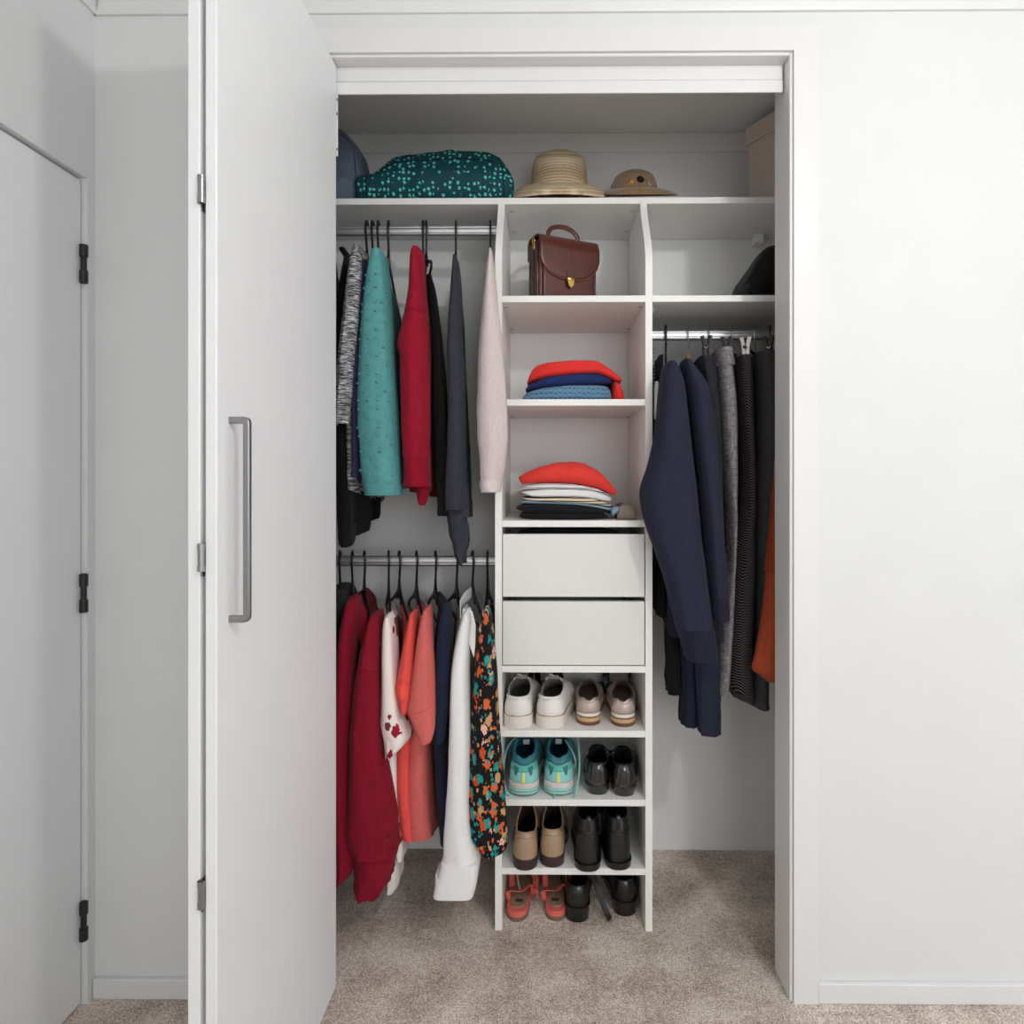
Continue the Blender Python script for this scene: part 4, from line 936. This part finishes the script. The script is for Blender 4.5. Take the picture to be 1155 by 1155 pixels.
folded('folded_t_shirt', 'grey and pink striped folded t-shirt just under the coral top', F2, STR1, [(585.5, 551), (592, 547.5), (599, 546), (616, 544.8), (649, 546.2), (673, 551), (684, 556), (692, 559.5)], A['s'], YS, 1.98, seed=6, wr=.001)
folded('folded_t_shirt', 'coral folded top draped over the lower pile', F2, CORK, [(584, 536), (590, 532), (604, 527.5), (627, 522), (649, 521), (662, 523.4), (677, 531.6), (688, 540), (694, 548), (698, 556)], [(584, 540), (587, 549.6), (599, 546), (616, 544.6), (649, 546), (673, 551), (684, 556), (693, 562), (698, 558)], YS - .008, 1.985, seed=7, bulge=.1)
LACE = M('taupe_lace', rgb(150, 136, 126), .9, .4, 300, .8, 260, .003)
folded('lace_scarf', 'taupe glittery lace scarf lying right of the lower pile', None, LACE, [(695.5, 577), (699, 570), (704, 568), (712, 571.5), (717, 575), (720, 580)], [(695.5, 588), (720, 588)], 1.745, 1.88, SZ3, seed=8, catg='scarf', wr=.004, endp=.08, rr=.5)
zd = Z(668, YU) + .02
folded('folded_jumper', 'dark folded jumper just visible inside the top drawer', None, BLK, [(575, 600), (600, 597.5), (640, 599.5), (660, 598.5), (715, 601)], [(575, 640), (715, 640)], 1.745, 1.98, seed=3, catg='folded jumper')

# ------------------------------------------------------------------ shoes
class Shoe:
    """heel at local origin, toe along +Y, standing on z = 0"""
    def __init__(s, name, label, grp, L, wh, wb, zs, rim, side, z0h=0.0, N=48, toe=2.0, bulge=.8):
        s.t = thing(name, (0, 0, 0), label, 'shoe', grp); s.L, s.wh, s.wb, s.zs, s.side, s.N = L, wh, wb, zs, side, N
        s.rim = rim; s.z0h = z0h; s.toe = toe; s.bulge = bulge
    def hw(s, y):
        a = y / s.L
        w = s.wh + (s.wb - s.wh) * (lambda q: q * q * (3 - 2 * q))(min(1, max(0, (a - .2) / .48))) - .08 * s.wh * math.exp(-((a - .4) / .13) ** 2)
        if a < .13: w *= math.sqrt(max(0, 1 - (1 - a / .13) ** 2))
        if a > .68: w *= max(0, 1 - ((a - .68) / .32) ** s.toe) ** .55
        return w / 2
    def y_of(s, u):          # u 0..1 around: 0 heel, .5 toe
        c = (1 - math.cos(2 * PI * u)) / 2; return s.L * c
    def foot(s, u, sc=1.0, grow=0.0):
        y = s.y_of(u); sg = -1 if u < .5 else 1
        a = y / s.L; x = sg * s.hw(y) + s.side * (-.007 * max(0, a - .5) * 2 + .003)
        c = (s.side * .0, s.L * .5); x = x * sc + (sg * grow if s.hw(y) > 0.002 else 0); y = c[1] + (y - c[1]) * (sc if grow == 0 else (1 + 2 * grow / s.L))
        return x, y
    def base_z(s, y): 
        a = min(1, max(0, y / s.L)); q = min(1, max(0, (a - .18) / .42)); q = q * q * (3 - 2 * q)
        return s.zs + s.z0h * (1 - q)
    def rimpt(s, u):
        r = s.rim; c = (1 - math.cos(2 * PI * u)) / 2; y = r['y0'] + (r['y1'] - r['y0']) * c
        sg = -1 if u < .5 else 1
        x = sg * r['w'] / 2 * (max(0, math.sin(2 * PI * u) ** 2) ** .5) ** .75 + s.side * .002
        zz = r['z']; t = c * (len(zz) - 1); k = min(int(t), len(zz) - 2); f = t - k; f = f * f * (3 - 2 * f)
        z = zz[k] + (zz[k + 1] - zz[k]) * f
        if r.get('notch') and c < .03: z -= r['notch'] * (1 - c / .03)
        return Vector((x, y, z))
    def surf(s, u, v, off=0.0):
        u = u % 1.0; x, y = s.foot(u); B0 = Vector((x, y, s.base_z(y))); B2 = s.rimpt(u)
        a = y / s.L; kz = .45 + .35 * min(1, max(0, (a - .45) / .3)) ; kk = s.bulge + .18 * (1 - min(1, a / .5)) * 0
        B1 = Vector((x * (1.04 if a < .6 else 1.0), y + (.001 if a > .6 else -.003 * (1 - a)), B0.z + (B2.z - B0.z) * (s.bulge if a < .55 else s.bulge * (1 - .45 * (a - .55) / .45))))
        p = B0 * (1 - v) ** 2 + B1 * 2 * v * (1 - v) + B2 * v * v
        if off:
            e = 1e-3; c = Vector((s.foot(u, .2)[0] * .3, min(max(y, s.L * .12), s.L * .7), p.z * .5 + B0.z * .5)); d = (p - c); d.z *= .35; d.normalize(); p = p + d * off
        return p
    def upper(s, mat, lining, rows=9):
        N = s.N; R = [[tuple(s.surf(k / N, i / rows)) for k in range(N)] for i in range(rows + 1)]
        up = obj('upper', Mb().rows(R), mat, s.t, ang=70)
        rim = R[-1]; c = sum((Vector(p) for p in rim), Vector()) / N
        I = [rim, [tuple(c + (Vector(p) - c) * .94 + Vector((0, 0, -.001))) for p in rim]]
        mid = []; low = []
        for k in range(N):
            x, y = s.foot(k / N, .84); low.append((x, y, s.base_z(y) + .003)); p = Vector(I[1][k]); q = Vector(low[-1]); mid.append(tuple(p * .5 + q * .5 + Vector((0, 0, -.004))))
        I += [mid, low]
        obj('lining', Mb().rows(I, True, False, True), lining, s.t, ang=70)
        return up
    def sole(s, mat, z0, z1, grow=.003, name='sole', follow=True):
        N = s.N; lo, hi = [], []
        for k in range(N):
            x, y = s.foot(k / N, 1, grow); d = s.base_z(y) - s.zs if follow else 0
            lo.append((x, y, z0 + d)); hi.append((x, y, z1 + d))
        return obj(name, Mb().rows([lo, [((a[0]) * 1.0, a[1], (a[2] + b[2]) / 2) for a, b in zip(lo, hi)], hi], True, True, True), mat, s.t, bevel=.0012)
    def heel(s, mat, frac=.27, taper=.92, grow=.0015, name='heel'):
        K = 22; pts = []
        for k in range(K + 1):
            u = -.0 + (k / K - .5) * 2 * (math.acos(1 - 2 * frac) / (2 * PI)); x, y = s.foot(u % 1.0, 1, grow); pts.append((x, y))
        cy = s.L * frac * .6
        lo = [(x * taper, cy + (y - cy) * taper, 0) for x, y in pts]; hi = [(x, y, s.base_z(y) - .003) for x, y in pts]
        return obj(name, Mb().rows([lo, hi], True, True, True), mat, s.t, ang=40)
    def patch(s, name, mat, u0, u1, v0, v1, parent=None, off=.0012, nu=12, nv=6, shape=None):
        R = []
        for i in range(nv + 1):
            f = i / nv; a, b = (shape(f) if shape else (0, 1)); R.append([tuple(s.surf(u0 + (u1 - u0) * (a + (b - a) * j / nu), v0 + (v1 - v0) * f, off)) for j in range(nu + 1)])
        return obj(name, Mb().rows(R, False), mat, parent or s.t, ang=70, solid=.0016)
    def ring(s, name, mat, zf, r, grow=.0035, parent=None):
        pts = []
        for k in range(s.N):
            x, y = s.foot(k / s.N, 1, grow); pts.append((x, y, zf + s.base_z(y) - s.zs))
        return obj(name, Mb().sweep(pts, r, n=6, closed=True), mat, parent or s.t)
    def rimtube(s, name, mat, r, parent=None, dz=0):
        return obj(name, Mb().sweep([tuple(s.rimpt(k / s.N) + Vector((0, 0, dz))) for k in range(s.N)], r, n=8, closed=True), mat, parent or s.t)
    def place(s, px, Y, z, yaw):
        s.t.location = (X(px, Y), Y, z); s.t.rotation_euler = (0, 0, math.radians(-yaw)); return s.t
def tube(name, pts, r, mat, parent, b=None, hint=(0, 0, 1), n=8, k=24, p=2.0):
    return obj(name, Mb().sweep(cat([tuple(q) for q in pts], k), r, b, hint=hint, n=n, p=p), mat, parent)

Z5, Z6, Z7 = SH[5] + .0003, SH[6] + .0003, SH[7] + .0003
WLEA = leather('white_leather', rgb(232, 230, 226), .42, .12, .02, .1); WRUB = M('white_rubber', rgb(226, 220, 212), .6, .03, 30); GLIN = cloth('grey_lining', rgb(150, 146, 142), .2)
def white_sneaker(label, side, px, Y, yaw):
    s = Shoe('sneaker', label, 'white sneakers', .262, .076, .096, .034, dict(y0=.010, y1=.118, w=.060, z=[.084, .083, .086, .096, .102]), side, bulge=.78)
    up = s.upper(WLEA, GLIN); s.sole(WRUB, 0, .034, .002); s.ring('gold_piping', GOLD, .0345, .0011, .0016)
    s.patch('collar_pad', WLEA, -.17, .17, .80, .985, up, .0035, 24, 5)
    tube('tongue', [(0, .150, .080), (0, .125, .098), (0, .100, .110), (0, .086, .113)], .021, GLIN, s.t, .004, hint=(0, 0, 1))
    for k in range(4):
        y = .098 + k * .016; z = .108 - k * .009
        tube('lace', [(-.024, y, z - .006), (-.012, y + .003, z + .005), (0, y - .002, z + .006), (.012, y + .003, z + .005), (.024, y, z - .006)], .0022, WRUB, s.t, k=12)
    tube('lace', [(0, .105, .110), (-.012, .092, .120), (-.004, .082, .122), (.006, .095, .112)], .002, WRUB, s.t)
    return s.place(px, Y, Z5, yaw)
white_sneaker('white leather sneaker at the left end of the top shoe shelf', -1, 584, 1.722, 4)
white_sneaker('white leather sneaker turned to the right, beside the pewter flats', 1, 617, 1.723, 11)
PEW = M('pewter_leather', rgb(186, 168, 158), .34, .1, 40, .35, 300, .001, metal=.25, spec=.6); PEWL = cloth('taupe_suede_lining', rgb(120, 104, 98), .12); TANS = M('tan_sole', rgb(196, 162, 122), .6, .06); BRNS = M('brown_rubber', rgb(112, 74, 54), .6, .1)
def flat(label, side, px, Y, yaw):
    s = Shoe('ballet_flat', label, 'pewter flats', .262, .064, .092, .030, dict(y0=.006, y1=.170, w=.058, z=[.074, .064, .058, .060, .074], notch=.007), side, z0h=.004, bulge=.7)
    up = s.upper(PEW, PEWL); s.sole(BRNS, 0, .010, .001, 'outsole', False); s.sole(TANS, .010, .020, .0018, 'midsole', False); s.sole(WRUB, .020, .030, .001, 'rand')
    s.patch('heel_counter', PEW, -.10, .10, .0, .8, up, .0012, 20, 6); s.rimtube('binding', PEWL, .0014, up)
    obj('insole', Mb().prism([s.foot(k / 40, .80) for k in range(40)], lambda x, y: s.base_z(y) + .003, lambda x, y: s.base_z(y) + .006), PEWL, s.t)
    return s.place(px, Y, Z5, yaw)
flat('pewter ballet flat beside the white sneakers', -1, 665, 1.746, 3)
flat('pewter ballet flat at the right end of the top shoe shelf', 1, 701.5, 1.738, 6)
# dark strappy shoes pushed to the back of that shelf
BLKL = leather('black_leather', rgb(22, 21, 22), .3, .2, .15, .35)
def back_sandal(label, px, Y, yaw):
    t = thing('flat_sandal', (X(px, Y), Y, Z5), label, 'shoe', 'dark shoes at the back of the top shoe shelf', rz=math.radians(yaw))
    fp = [(.036 * math.sin(2 * PI * k / 24) * (1 + .15 * math.cos(2 * PI * k / 24)), -.10 * math.cos(2 * PI * k / 24)) for k in range(24)]
    obj('footbed', Mb().prism(fp, 0, .018), BLKL, t, bevel=.002)
    for yy in (-.05, .03): tube('strap', [(-.036, yy, .012), (-.026, yy, .055), (0, yy, .072), (.026, yy, .055), (.036, yy, .012)], .010, BLKL, t, .0018, hint=(0, 0, 1))
    tube('thong', [(0, -.05, .07), (.004, 0, .078), (0, .04, .06)], .004, TANS, t, .0018)
    return t
back_sandal('dark strappy sandal behind the white sneakers', 612, 2.015, 68)
back_sandal('dark strappy sandal behind the pewter flats', 694, 2.03, 82)

# teal running shoes
TRK = cloth('teal_mesh', rgb(74, 136, 142), .15, 300, .5, 900); TLIN = cloth('blue_teal_lining', rgb(44, 128, 150), .1); TMINT = M('mint_panel', rgb(142, 206, 202), .5, .04, 30); TGRN = M('green_teal_panel', rgb(88, 176, 164), .5, .05, 30)
TDK = M('deep_teal_panel', rgb(60, 112, 124), .5, .08, 60); YEL = M('yellow_tab', rgb(232, 226, 120), .5); MIDS = M('pale_pink_midsole', rgb(214, 202, 200), .6, .05, 20); MNTS = M('mint_midsole', rgb(150, 206, 196), .6, .08, 20); OUTS = M('grubby_outsole', rgb(112, 128, 122), .8, .25, 60)
LACET = cloth('mint_lace', rgb(130, 190, 186), .08)
def runner(label, side, px, Y, yaw, lace):
    s = Shoe('running_shoe', label, 'teal running shoes', .27, .074, .1, .034, dict(y0=.014, y1=.135, w=.060, z=[.099, .096, .099, .108, .112], notch=.006), side, bulge=.72)
    up = s.upper(TRK, TLIN); s.sole(OUTS, 0, .007, .002, 'outsole'); s.sole(MNTS, .007, .022, .0055, 'midsole_lower'); s.sole(MIDS, .022, .036, .0045, 'midsole_upper')
    s.ring('midsole_groove', OUTS, .0145, .0012, .0052)
    s.patch('heel_counter', TMINT, -.155, .155, .0, .62, up, .0014, 28, 8, shape=lambda f: (.06 * f, 1 - .06 * f))
    s.patch('heel_band', TGRN, -.14, .14, .42, .70, up, .0022, 28, 5, shape=lambda f: (.14 * (1 - f) ** 2, 1 - .14 * (1 - f) ** 2))
    for sg in (-1, 1):
        s.patch('side_window', TDK, sg * .026, sg * .064, .24, .60, up, .0028, 8, 6, shape=lambda f: (.5 - .5 * f ** .6, .5 + .5 * f ** .6))
    s.patch('yellow_tab', YEL, -.011, .011, .02, .42, up, .0034, 6, 6, shape=lambda f: (.32 * f, 1 - .32 * f))
    s.patch('collar', TDK, -.22, .22, .76, .985, up, .003, 30, 6)
    s.rimtube('collar_edge', TLIN, .004, up)
    tube('tongue', [(0, .165, .085), (0, .14, .108), (0, .115, .120), (0, .104, .122)], .023, TLIN, s.t, .005)
    obj('tongue_label', box(-.009, .009, .099, .1005, .100, .114), GREYP, s.t)
    for k in range(4):
        y = .128 + k * .016; z = .126 - k * .011
        tube('lace', [(-.026, y, z - .008), (0, y - .003, z + .006), (.026, y, z - .008)], .0022, LACET, s.t, k=10)
    for pts in lace: tube('loose_lace', pts, .0023, LACET, s.t, k=28)
    return s.place(px, Y, Z6, yaw)
runner('teal running shoe at the left end of the second shoe shelf', -1, 591.5, 1.727, 1, [[(-.03, .12, .112), (-.052, .08, .10), (-.060, .03, .06), (-.052, .01, .012), (-.040, -.004, .004)]])
runner('teal running shoe next to the black patent loafers', 1, 628.5, 1.731, 3, [[(.028, .12, .116), (.050, .10, .128), (.058, .06, .11), (.060, .03, .06), (.052, .005, .014), (.044, -.012, .003)], [(.02, .09, .115), (.045, .05, .09), (.05, .06, .05)], [(-.012, -.003, .008), (-.006, -.008, .004), (-.010, -.016, .002)]])

PAT = M('black_patent', rgb(14, 14, 15), .12, .1, 20, spec=.6, coat=1.0); DLIN = cloth('dark_lining', rgb(26, 24, 24), .2)
def patent(label, side, px, Y, yaw):
    s = Shoe('patent_loafer', label, 'black patent loafers', .25, .066, .086, .007, dict(y0=.008, y1=.14, w=.056, z=[.084, .074, .066, .070, .080]), side, z0h=.020, bulge=.74)
    up = s.upper(PAT, DLIN); s.sole(BLKL, 0, .007, .0015); s.heel(PAT, .24, .90)
    s.rimtube('topline', BLKL, .0016, up); s.patch('back_strip', PAT, -.022, .022, .0, .98, up, .0012, 6, 8); s.patch('apron', PAT, .36, .64, .45, .95, up, .0018, 16, 5)
    return s.place(px, Y, Z6, yaw)
patent('black patent loafer right beside the teal running shoe', -1, 675, 1.735, 4)
patent('black patent loafer at the right end of the second shoe shelf', 1, 702, 1.727, 6)

TANL = leather('tan_leather', rgb(166, 138, 112), .4, .15, .06, .1); TANI = leather('tan_lining', rgb(186, 146, 116), .6, .1, .06, 0); DKH = M('dark_heel', rgb(62, 44, 46), .4, .12, 40); DBR = cloth('dark_brown_lining', rgb(58, 42, 34), .2)
def tan(label, side, px, Y, yaw):
    s = Shoe('tan_loafer', label, 'tan leather loafers', .25, .066, .086, .010, dict(y0=.009, y1=.145, w=.055, z=[.096, .084, .076, .090, .108]), side, z0h=.018, bulge=.74)
    up = s.upper(TANL, DBR); s.sole(DKH, 0, .010, .0015); s.heel(DKH, .26, .95)
    s.rimtube('topline', TANI, .0022, up); s.patch('heel_band', TANL, -.15, .15, .72, .97, up, .0014, 24, 5)
    tube('tongue', [(0, .165, .092), (0, .145, .112), (0, .130, .128)], .024, TANI, s.t, .003)
    s.patch('side_strap', BLKL, .20, .24, .2, .9, up, .002, 6, 6); s.patch('side_strap', BLKL, -.24, -.20, .2, .9, up, .002, 6, 6)
    return s.place(px, Y, Z7, yaw)
tan('tan leather loafer at the left end of the third shoe shelf', -1, 593, 1.700, 1)
tan('tan leather loafer next to the black ankle boots', 1, 621, 1.714, 3)
def boot(label, side, px, Y, yaw):
    s = Shoe('ankle_boot', label, 'black ankle boots', .258, .066, .09, .014, dict(y0=.012, y1=.118, w=.058, z=[.130, .128, .126, .132, .136]), side, z0h=.004, bulge=.55)
    up = s.upper(BLKL, DLIN); s.sole(BLKL, 0, .012, .0025); s.heel(BLKL, .28, 1.0, .0025); s.ring('welt', BLKL, .013, .0016, .003)
    s.rimtube('topline', BLKL, .0024, up)
    tube('pull_tab', [(0, .000, .108), (0, -.003, .128), (0, .000, .142), (0, .010, .143), (0, .014, .128)], .0016, BLKL, s.t, .0058, hint=(1, 0, 0))
    for sg in (-1, 1): s.patch('elastic_panel', ELA, sg * .20, sg * .27, .25, .98, up, .001, 8, 8)
    for zz in (.62, .68): s.patch('crease', BLKL, -.13, .13, zz, zz + .03, up, .0016, 20, 3)
    return s.place(px, Y, Z7, yaw)
ELA = ribbed('black_elastic', rgb(30, 30, 32), 500)
boot('black ankle boot beside the tan loafers', -1, 664, 1.698, 3)
boot('black ankle boot at the right end of the third shoe shelf', 1, 697.5, 1.706, -2)

COR = leather('coral_leather', rgb(224, 108, 98), .45, .12, .05, .05); CORL = leather('cream_strap_lining', rgb(196, 172, 150), .6, .1, .05, 0); FOOTB = cloth('taupe_footbed', rgb(150, 126, 106), .1); DFB = M('dark_footbed_print', rgb(64, 48, 42), .6)
def sandal(label, side, px, Y, yaw, var):
    s = Shoe('strappy_sandal', label, 'coral sandals', .245, .056, .084, .012, dict(y0=.01, y1=.1, w=.05, z=[.05, .05, .05]), side, z0h=.014)
    s.sole(M('sandal_outsole', rgb(120, 100, 86), .8), 0, .006, .000, 'outsole'); b = s.sole(COR, .006, .012, .001, 'footbed_rim'); h = s.heel(COR, .30, .98, .001); 
    obj('heel_tip', Mb().prism([(x * 1.05, y - .001) for x, y in [s.foot(((k / 22 - .5) * 2 * (math.acos(1 - .6) / (2 * PI))) % 1.0) for k in range(23)]], -.0002, .011), M('sandal_heel_tip', rgb(120, 100, 86), .8), s.t)
    f = obj('insole', Mb().prism([s.foot(k / 40, .84) for k in range(40)], lambda x, y: s.base_z(y) - .002, lambda x, y: s.base_z(y) + .0025), FOOTB, s.t)
    obj('insole_stamp', Mb().prism([(-.010, .040), (.010, .040), (.010, .052), (-.010, .052)], lambda x, y: s.base_z(y) + .0024, lambda x, y: s.base_z(y) + .0032), DFB, f)
    z = s.base_z(.07)
    sd = 1
    tube('heel_strap', [(-.030, .055, z - .004), (-.034, .050, z + .022), (-.020, .046, z + .030), (.004, .060, z + .022), (.026, .085, z + .026), (.034, .090, z + .0), (.030, .10, z - .012)], .0075, COR, s.t, .0016, hint=(0, .5, 1), k=30)
    tube('instep_strap', [(-.034, .125, .012), (-.034, .120, .05), (-.018, .112, .074), (.004, .108, .080), (.022, .114, .070), (.036, .122, .045), (.036, .128, .012)], .0085, COR, s.t, .0016, hint=(0, .6, .5), k=30)
    tube('ankle_strap', ([(-.014, .110, .078), (-.012, .088, .070), (-.004, .070, .052), (.000, .064, .046)] if var else [(.012, .108, .080), (.026, .085, .078), (.036, .07, .060), (.030, .060, .046)]), .006, CORL, s.t, .0014, hint=(1, 0, .3))
    tube('strap_end', ([(.030, .09, z + .016), (.044, .075, z + .020), (.050, .062, z + .004)] if var else [(-.02, .10, .082), (.0, .085, .086), (.020, .080, .082)]), .0055, COR, s.t, .0014, hint=(0, .3, 1))
    tube('toe_strap', [(-.042, .175, .010), (-.030, .172, .040), (0, .170, .052), (.030, .172, .040), (.042, .175, .010)], .016, COR, s.t, .0018, hint=(0, 0, 1))
    obj('buckle', Mb().sweep([(.035 + .0045 * math.cos(a), .112, .05 + .006 * math.sin(a)) for a in [2 * PI * k / 12 for k in range(12)]], .0011, n=6, closed=True), WIRE, s.t)
    return s.place(px, Y, .0004, yaw)
sandal('coral strappy sandal at the left end of the carpet under the tower', -1, 583, 1.744, 6, True)
sandal('coral strappy sandal next to the black slingback clogs', 1, 625, 1.748, 4, False)
def clog(label, side, px, Y, yaw, strap):
    s = Shoe('slingback_clog', label, 'black slingback clogs', .25, .064, .09, .022, dict(y0=.008, y1=.13, w=.056, z=[.094, .084, .078, .088, .096]), side, z0h=.016, bulge=.7)
    up = s.upper(BLKL, DLIN); s.sole(BLKL, 0, .022, .002); s.heel(BLKL, .35, .97, .002); s.ring('welt', BLKL, .0225, .0014, .003); s.rimtube('topline', BLKL, .0022, up)
    if strap: tube('back_strap', strap, .0085, BLKL, s.t, .0022, hint=(0, 1, 0), k=30)
    return s.place(px, Y, .0004, yaw)
clog('black slingback clog next to the coral sandals, its strap fallen sideways', -1, 652.5, 1.742, 1, [(.026, .11, .090), (.036, .08, .098), (.048, .055, .08), (.062, .03, .05), (.078, .008, .022), (.086, -.006, .014)])
clog('black slingback clog at the right end of the carpet under the tower', 1, 704.5, 1.768, 0, [(-.026, .12, .090), (-.040, .115, .085), (-.046, .125, .05), (-.046, .14, .02)])
